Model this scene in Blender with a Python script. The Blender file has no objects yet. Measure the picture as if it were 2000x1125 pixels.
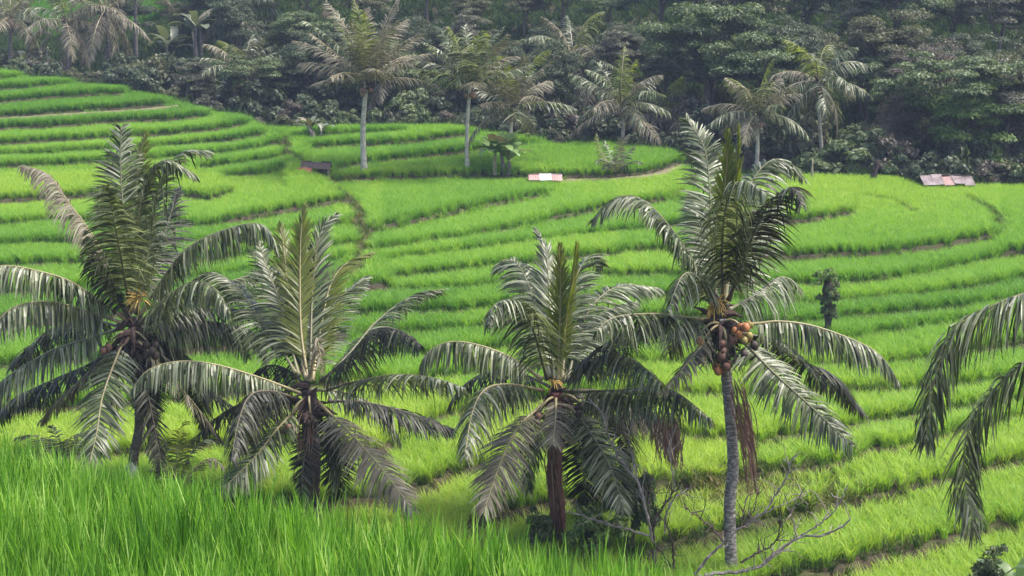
import bpy, math, random
import numpy as np
from mathutils import Vector

# ------------------------------------------------------------------ camera, sky, sun, exposure
SC = bpy.context.scene
COL = SC.collection
F_PX, W_PX, H_PX, V_HOR = 3200.0, 2000.0, 1125.0, 100.0
EYE = np.array([0.0, 0.0, 12.0])
TH = math.atan((H_PX / 2 - V_HOR) / F_PX)
CT, ST = math.cos(TH), math.sin(TH)

cam_data = bpy.data.cameras.new('camera')
cam = bpy.data.objects.new('camera', cam_data)
COL.objects.link(cam)
cam.location = EYE
cam.rotation_euler = (math.pi / 2 - TH, 0, 0)
cam_data.sensor_width = 36.0
cam_data.lens = 36.0 * F_PX / W_PX
cam_data.clip_end = 2000
SC.camera = cam

SUN_EL, SUN_AZ = math.radians(62), math.radians(92)   # azimuth from +Y, clockwise
world = bpy.data.worlds.new('World')
SC.world = world
world.use_nodes = True
wn = world.node_tree
bg = wn.nodes['Background']
sky = wn.nodes.new('ShaderNodeTexSky')
sky.sky_type = 'NISHITA'
sky.sun_disc = False
sky.sun_elevation = SUN_EL
sky.sun_rotation = SUN_AZ
sky.dust_density = 4.0
sky.air_density = 1.0
sky.ozone_density = 1.0
wn.links.new(sky.outputs[0], bg.inputs[0])
bg.inputs[1].default_value = 0.15

sun_data = bpy.data.lights.new('sun', 'SUN')
sun_data.energy = 2.1
sun_data.angle = math.radians(9)
sun_data.color = (1.0, 0.96, 0.9)
sun = bpy.data.objects.new('sun', sun_data)
COL.objects.link(sun)
sd = Vector((math.sin(SUN_AZ) * math.cos(SUN_EL), math.cos(SUN_AZ) * math.cos(SUN_EL), math.sin(SUN_EL)))
sun.rotation_euler = (-sd).to_track_quat('-Z', 'Y').to_euler()

SC.view_settings.view_transform = 'Standard'
SC.view_settings.look = 'None'
SC.view_settings.exposure = 1.32
SC.view_settings.gamma = 1.0
SC.view_settings.use_curve_mapping = False
SC.render.engine = 'CYCLES'

# ------------------------------------------------------------------ pixel <-> world
def P(u, v, Y):
    """point at world depth Y seen at photo pixel (u, v)"""
    yc = -(v - H_PX / 2) / F_PX
    dy = CT + yc * ST
    return np.array([Y * (u - W_PX / 2) / F_PX / dy, Y, EYE[2] + Y * (-ST + yc * CT) / dy])

def px_a(u, v):
    yc = -(np.asarray(v, float) - H_PX / 2) / F_PX
    return (np.asarray(u, float) - W_PX / 2) / F_PX / (CT + yc * ST)

def v_to_z(v, Y):
    yc = -(np.asarray(v, float) - H_PX / 2) / F_PX
    return EYE[2] + Y * (-ST + yc * CT) / (CT + yc * ST)

VT = np.array([1300, 1125, 1000, 850, 700, 560, 450, 345, 300, 250, 200, 130, 60], float)
DT = np.array([28.5, 33, 37, 42.5, 50, 59, 69, 85, 90, 96.5, 103, 112, 122], float)
def v_to_Y(v):
    return np.interp(-np.asarray(v, float), -VT, DT)
def Y_to_v(Y):
    return np.interp(Y, DT, VT)
CANOPY = 0.58

# ------------------------------------------------------------------ materials
def new_mat(name):
    m = bpy.data.materials.new(name)
    m.use_nodes = True
    nt = m.node_tree
    for n in list(nt.nodes):
        nt.nodes.remove(n)
    out = nt.nodes.new('ShaderNodeOutputMaterial')
    return m, nt, out

def ramp(nt, fac, stops):
    r = nt.nodes.new('ShaderNodeValToRGB')
    while len(r.color_ramp.elements) < len(stops):
        r.color_ramp.elements.new(0.5)
    for e, (p, c) in zip(r.color_ramp.elements, stops):
        e.position = p
        e.color = (c[0], c[1], c[2], 1)
    nt.links.new(fac, r.inputs[0])
    return r.outputs[0]

def noise(nt, scale, detail=4, vec=None, rough=0.6):
    n = nt.nodes.new('ShaderNodeTexNoise')
    n.inputs['Scale'].default_value = scale
    n.inputs['Detail'].default_value = detail
    n.inputs['Roughness'].default_value = rough
    if vec is not None:
        nt.links.new(vec, n.inputs['Vector'])
    return n.outputs[0]

def leaf_mat(name, stops, trans=0.3, rough=0.45, source='random', scale=3.0, spec=0.4, jitter=0.6, tcol=1.6):
    """stops: colour ramp; source: 'random' island, 'tint' instancer attribute, 'object' noise + object random"""
    m, nt, out = new_mat(name)
    geo = nt.nodes.new('ShaderNodeNewGeometry')
    mixer = nt.nodes.new('ShaderNodeMath'); mixer.operation = 'MULTIPLY_ADD'
    nt.links.new(geo.outputs['Random Per Island'], mixer.inputs[0])
    mixer.inputs[1].default_value = jitter
    if source == 'tint':
        at = nt.nodes.new('ShaderNodeAttribute'); at.attribute_type = 'INSTANCER'; at.attribute_name = 'tint'
        ad = nt.nodes.new('ShaderNodeMath'); ad.operation = 'ADD'
        nt.links.new(at.outputs['Fac'], ad.inputs[0]); ad.inputs[1].default_value = -jitter / 2
        nt.links.new(ad.outputs[0], mixer.inputs[2])
    elif source == 'object':
        oi = nt.nodes.new('ShaderNodeObjectInfo')
        ad = nt.nodes.new('ShaderNodeMath'); ad.operation = 'MULTIPLY'
        nt.links.new(oi.outputs['Random'], ad.inputs[0]); ad.inputs[1].default_value = 1 - jitter
        nt.links.new(ad.outputs[0], mixer.inputs[2])
    else:
        tc = nt.nodes.new('ShaderNodeTexCoord')
        nz = noise(nt, scale, 3, tc.outputs['Object'])
        ad = nt.nodes.new('ShaderNodeMath'); ad.operation = 'MULTIPLY'
        nt.links.new(nz, ad.inputs[0]); ad.inputs[1].default_value = 1 - jitter
        nt.links.new(ad.outputs[0], mixer.inputs[2])
    col = ramp(nt, mixer.outputs[0], stops)
    b = nt.nodes.new('ShaderNodeBsdfPrincipled')
    b.inputs['Roughness'].default_value = rough
    b.inputs['Specular IOR Level'].default_value = spec
    nt.links.new(col, b.inputs['Base Color'])
    if trans > 0:
        t = nt.nodes.new('ShaderNodeBsdfTranslucent')
        mul = nt.nodes.new('ShaderNodeMix'); mul.data_type = 'RGBA'; mul.blend_type = 'MULTIPLY'
        mul.inputs[0].default_value = 1.0
        nt.links.new(col, mul.inputs[6]); mul.inputs[7].default_value = (tcol * 0.95, tcol, tcol * 0.5, 1)
        nt.links.new(mul.outputs[2], t.inputs[0])
        mx = nt.nodes.new('ShaderNodeMixShader'); mx.inputs[0].default_value = trans
        nt.links.new(b.outputs[0], mx.inputs[1]); nt.links.new(t.outputs[0], mx.inputs[2])
        nt.links.new(mx.outputs[0], out.inputs[0])
    else:
        nt.links.new(b.outputs[0], out.inputs[0])
    return m

def surf_mat(name, stops, scale=4.0, rough=0.8, bump=0.3, spec=0.25, stretch=(1, 1, 1), detail=6):
    m, nt, out = new_mat(name)
    tc = nt.nodes.new('ShaderNodeTexCoord')
    mp = nt.nodes.new('ShaderNodeMapping')
    mp.inputs['Scale'].default_value = stretch
    nt.links.new(tc.outputs['Object'], mp.inputs[0])
    nz = noise(nt, scale, detail, mp.outputs[0], 0.65)
    col = ramp(nt, nz, stops)
    b = nt.nodes.new('ShaderNodeBsdfPrincipled')
    b.inputs['Roughness'].default_value = rough
    b.inputs['Specular IOR Level'].default_value = spec
    nt.links.new(col, b.inputs['Base Color'])
    bp = nt.nodes.new('ShaderNodeBump'); bp.inputs['Strength'].default_value = bump
    bp.inputs['Distance'].default_value = 0.05
    nt.links.new(noise(nt, scale * 4, 4, mp.outputs[0]), bp.inputs['Height'])
    nt.links.new(bp.outputs[0], b.inputs['Normal'])
    nt.links.new(b.outputs[0], out.inputs[0])
    return m

M = {}
M['soil'] = surf_mat('soil', [(0.3, (0.02, 0.017, 0.011)), (0.5, (0.055, 0.042, 0.024)), (0.62, (0.045, 0.055, 0.015)), (0.8, (0.12, 0.09, 0.052))], 1.2, 0.9, 0.6)
M['forest_soil'] = surf_mat('forest_soil', [(0.3, (0.02, 0.022, 0.014)), (0.6, (0.04, 0.045, 0.022)), (0.8, (0.06, 0.05, 0.03))], 0.8, 0.9, 0.6)
M['path'] = surf_mat('path_dirt', [(0.3, (0.1, 0.085, 0.05)), (0.55, (0.2, 0.165, 0.1)), (0.7, (0.09, 0.11, 0.035))], 2.5, 0.9, 0.5)
M['rice'] = leaf_mat('rice_leaf', [(0.0, (0.05, 0.145, 0.018)), (0.4, (0.125, 0.275, 0.034)), (0.75, (0.225, 0.375, 0.045)), (1.0, (0.35, 0.45, 0.07))], 0.42, 0.5, 'tint', spec=0.2, jitter=0.5, tcol=1.5)
M['rice_near'] = leaf_mat('rice_leaf_near', [(0.0, (0.045, 0.13, 0.014)), (0.35, (0.12, 0.28, 0.028)), (0.7, (0.24, 0.42, 0.06)), (1.0, (0.42, 0.56, 0.17))], 0.42, 0.42, 'tint', spec=0.25, jitter=0.8, tcol=1.5)
M['weed'] = leaf_mat('weed_leaf', [(0.0, (0.025, 0.05, 0.012)), (0.45, (0.075, 0.13, 0.025)), (0.75, (0.17, 0.17, 0.055)), (1.0, (0.27, 0.21, 0.11))], 0.25, 0.6, 'tint', spec=0.15, jitter=0.5)
M['frond'] = leaf_mat('palm_leaf', [(0.13, (0.018, 0.025, 0.01)), (0.42, (0.06, 0.08, 0.03)), (0.6, (0.125, 0.15, 0.066)), (0.82, (0.36, 0.375, 0.265))], 0.3, 0.38, 'random', 0.7, spec=0.45, jitter=0.7)  # pale end: dry leaflets plus painted silver highlights; dark end: painted crown-interior shade
M['frond_young'] = leaf_mat('palm_leaf_young', [(0.0, (0.06, 0.078, 0.013)), (0.6, (0.15, 0.18, 0.026)), (1.0, (0.3, 0.31, 0.06))], 0.5, 0.42, 'random', 0.7, spec=0.5)
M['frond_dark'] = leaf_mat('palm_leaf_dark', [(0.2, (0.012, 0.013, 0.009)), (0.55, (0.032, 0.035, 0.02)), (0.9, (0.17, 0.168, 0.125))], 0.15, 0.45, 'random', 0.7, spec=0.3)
M['frond_dry'] = leaf_mat('palm_leaf_dry', [(0.0, (0.07, 0.06, 0.04)), (0.5, (0.16, 0.14, 0.095)), (1.0, (0.36, 0.33, 0.25))], 0.15, 0.6, 'random', 0.7, spec=0.3)
M['frond_dead'] = leaf_mat('palm_leaf_dead', [(0.0, (0.075, 0.04, 0.033)), (0.5, (0.2, 0.11, 0.085)), (1.0, (0.4, 0.27, 0.21))], 0.1, 0.7, 'random', 0.7, spec=0.2)
M['midrib'] = surf_mat('midrib', [(0.3, (0.2, 0.165, 0.075)), (0.55, (0.31, 0.26, 0.13)), (0.75, (0.14, 0.135, 0.065))], 3, 0.45, 0.1, 0.5)
M['midrib_green'] = surf_mat('midrib_green', [(0.3, (0.1, 0.1, 0.05)), (0.55, (0.17, 0.16, 0.08)), (0.75, (0.08, 0.085, 0.04))], 3, 0.45, 0.1, 0.5)
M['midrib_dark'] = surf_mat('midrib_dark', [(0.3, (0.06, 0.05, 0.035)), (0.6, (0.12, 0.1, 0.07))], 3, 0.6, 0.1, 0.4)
M['trunk_pale'] = surf_mat('palm_trunk_pale', [(0.3, (0.09, 0.075, 0.075)), (0.5, (0.25, 0.22, 0.21)), (0.62, (0.5, 0.47, 0.44))], 9, 0.85, 0.6, stretch=(1, 1, 2.2))
M['trunk_far'] = surf_mat('palm_trunk_far', [(0.3, (0.22, 0.2, 0.16)), (0.5, (0.38, 0.35, 0.29)), (0.7, (0.52, 0.49, 0.42))], 3, 0.85, 0.4, stretch=(1, 1, 1.6))
M['trunk_grey'] = surf_mat('palm_trunk_grey', [(0.3, (0.06, 0.05, 0.05)), (0.5, (0.14, 0.12, 0.115)), (0.7, (0.26, 0.24, 0.23))], 5, 0.85, 0.6, stretch=(1, 1, 2.2))
M['trunk_dark'] = surf_mat('palm_trunk_dark', [(0.3, (0.018, 0.013, 0.013)), (0.5, (0.045, 0.032, 0.03)), (0.7, (0.11, 0.085, 0.075))], 6, 0.85, 0.8, stretch=(2, 2, 0.6))
M['trunk_red'] = surf_mat('palm_trunk_red', [(0.3, (0.04, 0.016, 0.014)), (0.5, (0.16, 0.06, 0.05)), (0.72, (0.3, 0.16, 0.13))], 6, 0.8, 0.8, stretch=(2, 2, 0.5))
M['fibre'] = surf_mat('palm_fibre', [(0.3, (0.03, 0.02, 0.018)), (0.6, (0.09, 0.06, 0.05))], 12, 0.9, 0.8)
M['nut_orange'] = surf_mat('coconut_orange', [(0.3, (0.3, 0.1, 0.035)), (0.6, (0.48, 0.2, 0.07)), (0.8, (0.3, 0.16, 0.08))], 5, 0.5, 0.15, 0.4)
M['nut_green'] = surf_mat('coconut_green', [(0.3, (0.2, 0.16, 0.04)), (0.6, (0.34, 0.28, 0.08)), (0.8, (0.25, 0.15, 0.06))], 5, 0.5, 0.15, 0.4)
M['nut_brown'] = surf_mat('coconut_brown', [(0.3, (0.1, 0.05, 0.035)), (0.6, (0.22, 0.12, 0.085)), (0.8, (0.3, 0.2, 0.15))], 5, 0.6, 0.2, 0.3)
M['nut_dark'] = surf_mat('coconut_dark', [(0.3, (0.03, 0.022, 0.018)), (0.6, (0.08, 0.055, 0.04))], 5, 0.6, 0.2, 0.3)
M['flower'] = surf_mat('palm_flower', [(0.3, (0.5, 0.27, 0.05)), (0.6, (0.62, 0.42, 0.12)), (0.8, (0.66, 0.55, 0.28))], 6, 0.6, 0.1)
M['bark'] = surf_mat('tree_bark', [(0.3, (0.05, 0.042, 0.036)), (0.6, (0.12, 0.1, 0.085)), (0.8, (0.2, 0.18, 0.16))], 3, 0.9, 0.6, stretch=(1, 1, 0.4))
M['twig'] = surf_mat('dead_twig', [(0.3, (0.16, 0.13, 0.115)), (0.5, (0.28, 0.235, 0.215)), (0.7, (0.46, 0.41, 0.38))], 8, 0.85, 0.3)
M['twig_dark'] = surf_mat('dead_twig_dark', [(0.3, (0.04, 0.03, 0.028)), (0.6, (0.12, 0.085, 0.075))], 8, 0.85, 0.3)
def tree_leaf(n, a, b, c, trans=0.22):
    return leaf_mat(n, [(0.0, a), (0.5, b), (1.0, c)], trans, 0.5, 'random', 0.5, spec=0.35, jitter=0.5)
M['leaf_dark'] = tree_leaf('leaf_dark', (0.022, 0.034, 0.02), (0.060, 0.082, 0.043), (0.132, 0.156, 0.090))
M['leaf_mid'] = tree_leaf('leaf_mid', (0.032, 0.05, 0.022), (0.101, 0.142, 0.057), (0.203, 0.243, 0.115))
M['leaf_bright'] = tree_leaf('leaf_bright', (0.045, 0.08, 0.02), (0.140, 0.217, 0.053), (0.252, 0.336, 0.098))
M['leaf_olive'] = tree_leaf('leaf_olive', (0.045, 0.05, 0.024), (0.104, 0.111, 0.055), (0.169, 0.169, 0.098))
M['leaf_grey'] = tree_leaf('leaf_grey', (0.05, 0.052, 0.036), (0.109, 0.113, 0.078), (0.196, 0.196, 0.149))
M['leaf_brown'] = tree_leaf('leaf_brown', (0.05, 0.04, 0.034), (0.119, 0.100, 0.083), (0.213, 0.175, 0.156))
M['banana'] = leaf_mat('banana_leaf', [(0.0, (0.06, 0.11, 0.03)), (0.5, (0.16, 0.25, 0.075)), (1.0, (0.32, 0.43, 0.2))], 0.3, 0.4, 'random', 0.8, spec=0.5)
M['banana_grey'] = leaf_mat('banana_leaf_grey', [(0.0, (0.06, 0.08, 0.045)), (0.5, (0.12, 0.14, 0.085)), (1.0, (0.22, 0.24, 0.17))], 0.25, 0.4, 'random', 0.8, spec=0.5)
M['wood'] = surf_mat('weathered_wood', [(0.3, (0.06, 0.05, 0.045)), (0.6, (0.15, 0.125, 0.105))], 6, 0.85, 0.4, stretch=(1, 1, 0.2))
M['wood_pale'] = surf_mat('pale_wood', [(0.3, (0.2, 0.17, 0.11)), (0.6, (0.38, 0.33, 0.22))], 6, 0.85, 0.4, stretch=(1, 1, 0.2))
M['sheet_pink'] = surf_mat('sheet_pink', [(0.3, (0.26, 0.15, 0.14)), (0.6, (0.4, 0.27, 0.245)), (0.8, (0.3, 0.25, 0.23))], 2.5, 0.6, 0.2)
M['sheet_white'] = surf_mat('sheet_white', [(0.3, (0.5, 0.52, 0.54)), (0.7, (0.72, 0.74, 0.76))], 2.5, 0.4, 0.1)
M['sheet_rust'] = surf_mat('sheet_rust', [(0.3, (0.1, 0.07, 0.066)), (0.5, (0.22, 0.175, 0.17)), (0.7, (0.36, 0.31, 0.3))], 1.6, 0.6, 0.2)
M['thatch_dark'] = surf_mat('thatch_dark', [(0.3, (0.03, 0.024, 0.022)), (0.6, (0.085, 0.066, 0.06)), (0.8, (0.15, 0.12, 0.11))], 6, 0.9, 0.8, stretch=(3, 1, 1))
M['red_cloth'] = surf_mat('red_cloth', [(0.3, (0.25, 0.05, 0.055)), (0.7, (0.42, 0.12, 0.13))], 4, 0.8, 0.2)
M['sack'] = surf_mat('pale_sack', [(0.3, (0.22, 0.22, 0.21)), (0.7, (0.45, 0.46, 0.45))], 5, 0.6, 0.4)

# ------------------------------------------------------------------ object helpers
class MB:
    def __init__(self):
        self.v, self.f, self.n = [], [], 0
    def add(self, verts, faces):
        verts = np.asarray(verts, float).reshape(-1, 3)
        o = self.n
        self.v.append(verts); self.n += len(verts)
        self.f.extend([tuple(int(i) + o for i in f) for f in faces])
    def tube(self, pts, rad, sides=6, cap=True):
        pts = np.asarray(pts, float); n = len(pts)
        rad = np.broadcast_to(np.asarray(rad, float), (n,))
        T = np.gradient(pts, axis=0); T /= np.linalg.norm(T, axis=1)[:, None] + 1e-9
        ref = np.array([0.31, 0.95, 0.07]) if abs(T[0][2]) > 0.5 else np.array([0.05, 0.1, 1.0])
        a = np.cross(T, ref); a /= np.linalg.norm(a, axis=1)[:, None] + 1e-9
        b = np.cross(T, a)
        ang = np.linspace(0, 2 * math.pi, sides, endpoint=False)
        V = pts[:, None, :] + rad[:, None, None] * (np.cos(ang)[None, :, None] * a[:, None, :] + np.sin(ang)[None, :, None] * b[:, None, :])
        F = []
        for i in range(n - 1):
            for k in range(sides):
                k2 = (k + 1) % sides
                F.append((i * sides + k, i * sides + k2, (i + 1) * sides + k2, (i + 1) * sides + k))
        if cap:
            F.append(tuple(range(sides - 1, -1, -1)))
            F.append(tuple((n - 1) * sides + k for k in range(sides)))
        self.add(V.reshape(-1, 3), F)
    def box(self, c, s, rot=None):
        V = np.array([[x, y, z] for x in (-.5, .5) for y in (-.5, .5) for z in (-.5, .5)]) * np.asarray(s, float)
        if rot is not None:
            V = V @ np.asarray(rot).T
        self.add(V + np.asarray(c, float), [(0, 1, 3, 2), (4, 6, 7, 5), (0, 4, 5, 1), (2, 3, 7, 6), (0, 2, 6, 4), (1, 5, 7, 3)])
    def mesh(self, name, mat, smooth=False):
        me = bpy.data.meshes.new(name)
        V = np.concatenate(self.v) if self.v else np.zeros((0, 3))
        me.from_pydata(V.tolist(), [], self.f)
        if mat is not None:
            me.materials.append(M[mat] if isinstance(mat, str) else mat)
        if smooth:
            me.shade_smooth()
        me.update()
        return me
    def build(self, name, mat, parent=None, smooth=False, origin=None):
        if origin is not None:
            self.v = [a - np.asarray(origin, float) for a in self.v]
        o = bpy.data.objects.new(name, self.mesh(name, mat, smooth))
        COL.objects.link(o)
        if parent is not None:
            o.parent = parent
        elif origin is not None:
            o.location = [float(x) for x in origin]
        return o

def tag(o, label=None, cat=None, group=None, kind=None):
    if label: o['label'] = label
    if cat: o['category'] = cat
    if group: o['group'] = group
    if kind: o['kind'] = kind
    return o

def thing(name, loc, label, cat, group=None):
    o = bpy.data.objects.new(name, None)
    o.empty_display_size = 0.2
    COL.objects.link(o)
    o.location = [float(x) for x in loc]
    return tag(o, label, cat, group)

def copy_tree(o, parent=None):
    c = o.copy(); COL.objects.link(c)
    c.parent = parent
    for ch in list(o.children):
        copy_tree(ch, c)
    return c

def spline(pts, n):
    """Catmull-Rom through control points, n evenly spaced samples"""
    p = np.asarray(pts, float)
    q = np.vstack([2 * p[0] - p[1], p, 2 * p[-1] - p[-2]])
    out = []
    for i in range(1, len(q) - 2):
        t = np.linspace(0, 1, 12, endpoint=False)[:, None]
        a, b, c, d = q[i - 1], q[i], q[i + 1], q[i + 2]
        out.append(0.5 * ((2 * b) + (-a + c) * t + (2 * a - 5 * b + 4 * c - d) * t ** 2 + (-a + 3 * b - 3 * c + d) * t ** 3))
    out.append(p[-1:])
    s = np.vstack(out)
    L = np.concatenate([[0], np.cumsum(np.linalg.norm(np.diff(s, axis=0), axis=1))])
    x = np.linspace(0, L[-1], n)
    return np.stack([np.interp(x, L, s[:, k]) for k in range(3)], 1), L[-1]

def unit(v):
    v = np.asarray(v, float)
    return v / (np.linalg.norm(v) + 1e-9)

# ------------------------------------------------------------------ terraces: edges traced as pixels on the ground surface
EDGES = [
 [(-200,166),(0,153),(47,145)], [(-200,184),(0,172),(84,166),(145,157)], [(-200,210),(0,197),(101,189),(246,179)],
 [(-200,240),(0,226),(135,218),(250,211),(330,203)], [(-200,268),(0,252),(236,237),(330,231),(419,223)],
 [(-200,294),(0,280),(203,267),(304,263),(405,254),(460,246),(493,238)], [(-200,312),(0,299),(216,287),(388,277),(470,271),(527,260)],
 [(-200,335),(0,324),(216,311),(395,298),(480,290),(554,277)], [(388,325),(440,318),(520,308),(556,300)], [(432,340),(500,336),(560,328)],
 [(-200,405),(0,391),(208,377),(330,376),(409,385),(461,369)], [(-200,441),(0,429),(114,419),(260,430),(381,435),(470,424),(560,409),(640,398),(688,388)],
 [(-200,482),(0,469),(125,466),(300,470),(450,456),(600,438),(700,425)], [(-200,522),(0,509),(114,507),(300,508),(500,490),(700,462)],
 [(-200,575),(100,560),(400,530),(690,492)], [(-200,640),(100,625),(400,590),(660,556)], [(-200,720),(300,690),(690,652)], [(-200,810),(300,780),(690,738)],
 [(604,283),(660,280),(726,282),(812,274),(908,262),(930,255)], [(652,326),(726,315),(796,307),(911,294),(959,283),(1000,280),(1055,272)],
 [(649,347),(738,345),(860,342),(956,340),(1060,341),(1180,343),(1260,338),(1330,318)], [(600,262),(680,258),(800,250)],
 [(700,452),(745,441),(815,429),(876,414),(940,401),(1000,389),(1080,372)], [(730,478),(812,465),(885,456),(1000,440),(1110,418),(1200,400),(1300,388),(1340,378)],
 [(745,499),(828,489),(908,481),(1000,468),(1200,442),(1400,430),(1560,432),(1671,414)],
 [(760,531),(860,520),(965,513),(1100,500),(1250,482),(1380,486),(1521,500),(1607,498),(1713,492),(1820,480),(1891,468),(1937,460),(1962,446)],
 [(690,562),(764,553),(900,548),(1000,540),(1150,528),(1300,528),(1450,545),(1521,548),(1653,544),(1777,533),(1856,512),(1927,496),(2000,490),(2300,470)],
 [(680,606),(780,602),(900,596),(1050,580),(1250,568),(1400,572),(1571,576),(1671,572),(1785,562),(1891,553),(2000,533),(2300,500)],
 [(690,640),(800,636),(900,630),(1050,615),(1250,608),(1511,619),(1699,604),(1841,594),(2000,565),(2300,535)],
 [(690,680),(890,674),(1100,655),(1300,645),(1500,655),(1660,647),(1767,636),(1820,622),(2000,600),(2300,570)],
 [(690,738),(850,727),(1000,712),(1250,692),(1500,702),(1728,697),(1785,693),(2000,665),(2300,640)],
 [(-200,905),(300,870),(560,852),(732,884),(768,864),(786,842),(860,800),(1000,775),(1250,752),(1500,762),(1750,750),(2000,722),(2300,690)],
 [(-200,1010),(400,985),(672,972),(788,956),(880,924),(972,896),(1060,862),(1250,830),(1466,851),(1564,828),(1660,800),(2000,740),(2300,705)][:9] + [(1700,812),(2000,775),(2300,720)],
 [(900,1030),(972,1002),(1020,988),(1060,980),(1200,955),(1345,935),(1481,923),(1621,900),(1678,885),(1753,866),(1867,832),(2000,797),(2300,740)],
 [(1200,1090),(1300,1063),(1406,1032),(1540,995),(1678,966),(1753,953),(1840,934),(2000,890),(2300,820)],
 [(1450,1160),(1550,1130),(1632,1110),(1678,1097),(1753,1066),(1867,1044),(2000,1014),(2300,950)],
]
FIELD_END = [(-700,100),(-200,115),(0,130),(40,136),(60,145),(140,148),(160,157),(250,162),(270,172),(330,182),(345,190),(400,204),(420,212),(470,216),(494,228),(520,240),(640,240),(880,236),(925,243),(945,250),(1055,262),(1080,272),(1180,268),(1230,276),(1310,283),(1340,300),(1360,322),(1420,335),(1590,332),(1760,336),(1790,350),(2000,352),(2300,352),(2700,350)]

rngE = np.random.RandomState(5)
A_GRID = np.linspace(px_a(-520, 500), px_a(2520, 500), 460)
EDGE_Y = []      # per edge: Y at each column, nan where absent
for e in EDGES:
    e = np.array(e, float)
    a = px_a(e[:, 0], e[:, 1]); y = v_to_Y(e[:, 1])
    Ye = np.interp(A_GRID, a, y)
    wob = np.convolve(rngE.randn(len(A_GRID) + 24), np.hanning(25) / np.sqrt((np.hanning(25) ** 2).sum()), 'valid') * 0.10
    wob2 = np.convolve(rngE.randn(len(A_GRID) + 6), np.hanning(7) / np.sqrt((np.hanning(7) ** 2).sum()), 'valid') * 0.06
    Ye = Ye + wob + wob2
    lo = a[0] if e[0, 0] > -150 else -9
    hi = a[-1] if e[-1, 0] < 2250 else 9
    Ye[(A_GRID < lo) | (A_GRID > hi)] = np.nan
    EDGE_Y.append(Ye)
EDGE_Y = np.array(EDGE_Y)
fe = np.array(FIELD_END, float)
D_END = np.interp(A_GRID, px_a(fe[:, 0], fe[:, 1]), v_to_Y(fe[:, 1]))

ROWS = np.concatenate([np.arange(29.0, 114.0, 0.14), np.arange(114.0, 192.0, 2.0)])
def smooth_z(Y):
    return v_to_z(Y_to_v(Y), Y)

Z = np.zeros((len(A_GRID), len(ROWS)))
for i, a in enumerate(A_GRID):
    dend = D_END[i]
    es = np.sort(EDGE_Y[:, i][~np.isnan(EDGE_Y[:, i])])
    es = es[es < dend - 0.4]
    if len(es):
        keep = [es[0]]
        for q in es[1:]:
            if q - keep[-1] > 0.5: keep.append(q)
        es = np.array(keep)
    br = np.concatenate([[28.0], es, [dend]])
    zb = smooth_z(br)
    k = np.clip(np.searchsorted(br, ROWS, side='right') - 1, 0, len(br) - 2)
    R = zb[k + 1] - zb[k]
    r = np.clip(np.minimum(0.97 * R, 0.56), np.interp(br[k], [33, 45, 60], [0.5, 0.4, 0.0]), None)
    t = np.clip((ROWS - br[k]) / (br[k + 1] - br[k]), 0, 1)
    z = zb[k] + r + (R - r) * t
    # the bank in front of each riser leans back a little
    past = ROWS > dend
    left = np.clip((px_a(420, 200) - a) / 0.06, 0, 1)
    dd = ROWS - dend
    slope = 0.34 * (1 - left) + 0.15 * left
    zh = smooth_z(dend) - 0.5 * np.clip(dd / 3, 0, 1) + np.clip(dd - 6, 0, None) * slope
    Z[i] = np.where(past, zh, z) - CANOPY
ker = np.array([.25, .5, .25])
for _ in range(1):
    Z[1:-1] = .25 * Z[:-2] + .5 * Z[1:-1] + .25 * Z[2:]

FG_Z = EYE[2] - 3.75           # canopy plane of the nearest paddy
FG_RICE = 0.66
def on_plane(u, v, z):
    p = P(u, v, 1.0) - EYE
    return EYE + p * ((z - EYE[2]) / p[2])
fg0, fg1 = on_plane(0, 838, FG_Z), on_plane(1420, 1116, FG_Z)
fgd = unit((fg1 - fg0)[:2]); fgn = np.array([-fgd[1], fgd[0]])    # normal pointing away from the camera
if fgn[1] < 0: fgn = -fgn
def fg_dist(X, Y):
    return (X - fg0[0]) * fgn[0] + (Y - fg0[1]) * fgn[1]

def near_z(X, Y):
    main = smooth_z(np.full_like(np.asarray(X, float), 29.0)) - CANOPY - 0.05
    d = fg_dist(X, Y)
    z = np.where(d < 0.25, FG_Z - FG_RICE, FG_Z - FG_RICE - (d - 0.25) * 0.95)
    top = np.clip((4.2 - Y) / 1.2, 0, 1) * (EYE[2] - 1.6 - (FG_Z - FG_RICE))
    return np.maximum(main, z) + np.where(d < 0.25, top, 0)

def main_z(X, Y):
    a = X / Y
    fi = np.clip((a - A_GRID[0]) / (A_GRID[1] - A_GRID[0]), 0, len(A_GRID) - 1.001)
    fj = np.interp(Y, ROWS, np.arange(len(ROWS)))
    fj = np.clip(fj, 0, len(ROWS) - 1.001)
    i = fi.astype(int); j = fj.astype(int)
    s, t = fi - i, fj - j
    return (Z[i, j] * (1 - s) * (1 - t) + Z[i + 1, j] * s * (1 - t) + Z[i, j + 1] * (1 - s) * t + Z[i + 1, j + 1] * s * t)

def gz(X, Y):
    X = np.atleast_1d(np.asarray(X, float)); Y = np.atleast_1d(np.asarray(Y, float))
    m = main_z(X, np.maximum(Y, 29.0))
    n = near_z(X, Y)
    return np.where(Y < 31.5, n, np.maximum(m, np.where(fg_dist(X, Y) < 9, n, -99)))
def ground(X, Y):
    return float(gz(X, Y)[0])
def spot(u, v_base, Y=None):
    """ground position whose canopy-level picture row is v_base"""
    if Y is None: Y = float(v_to_Y(v_base))
    X = Y * float(px_a(u, v_base))
    return np.array([X, Y, ground(X, Y)])

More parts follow.
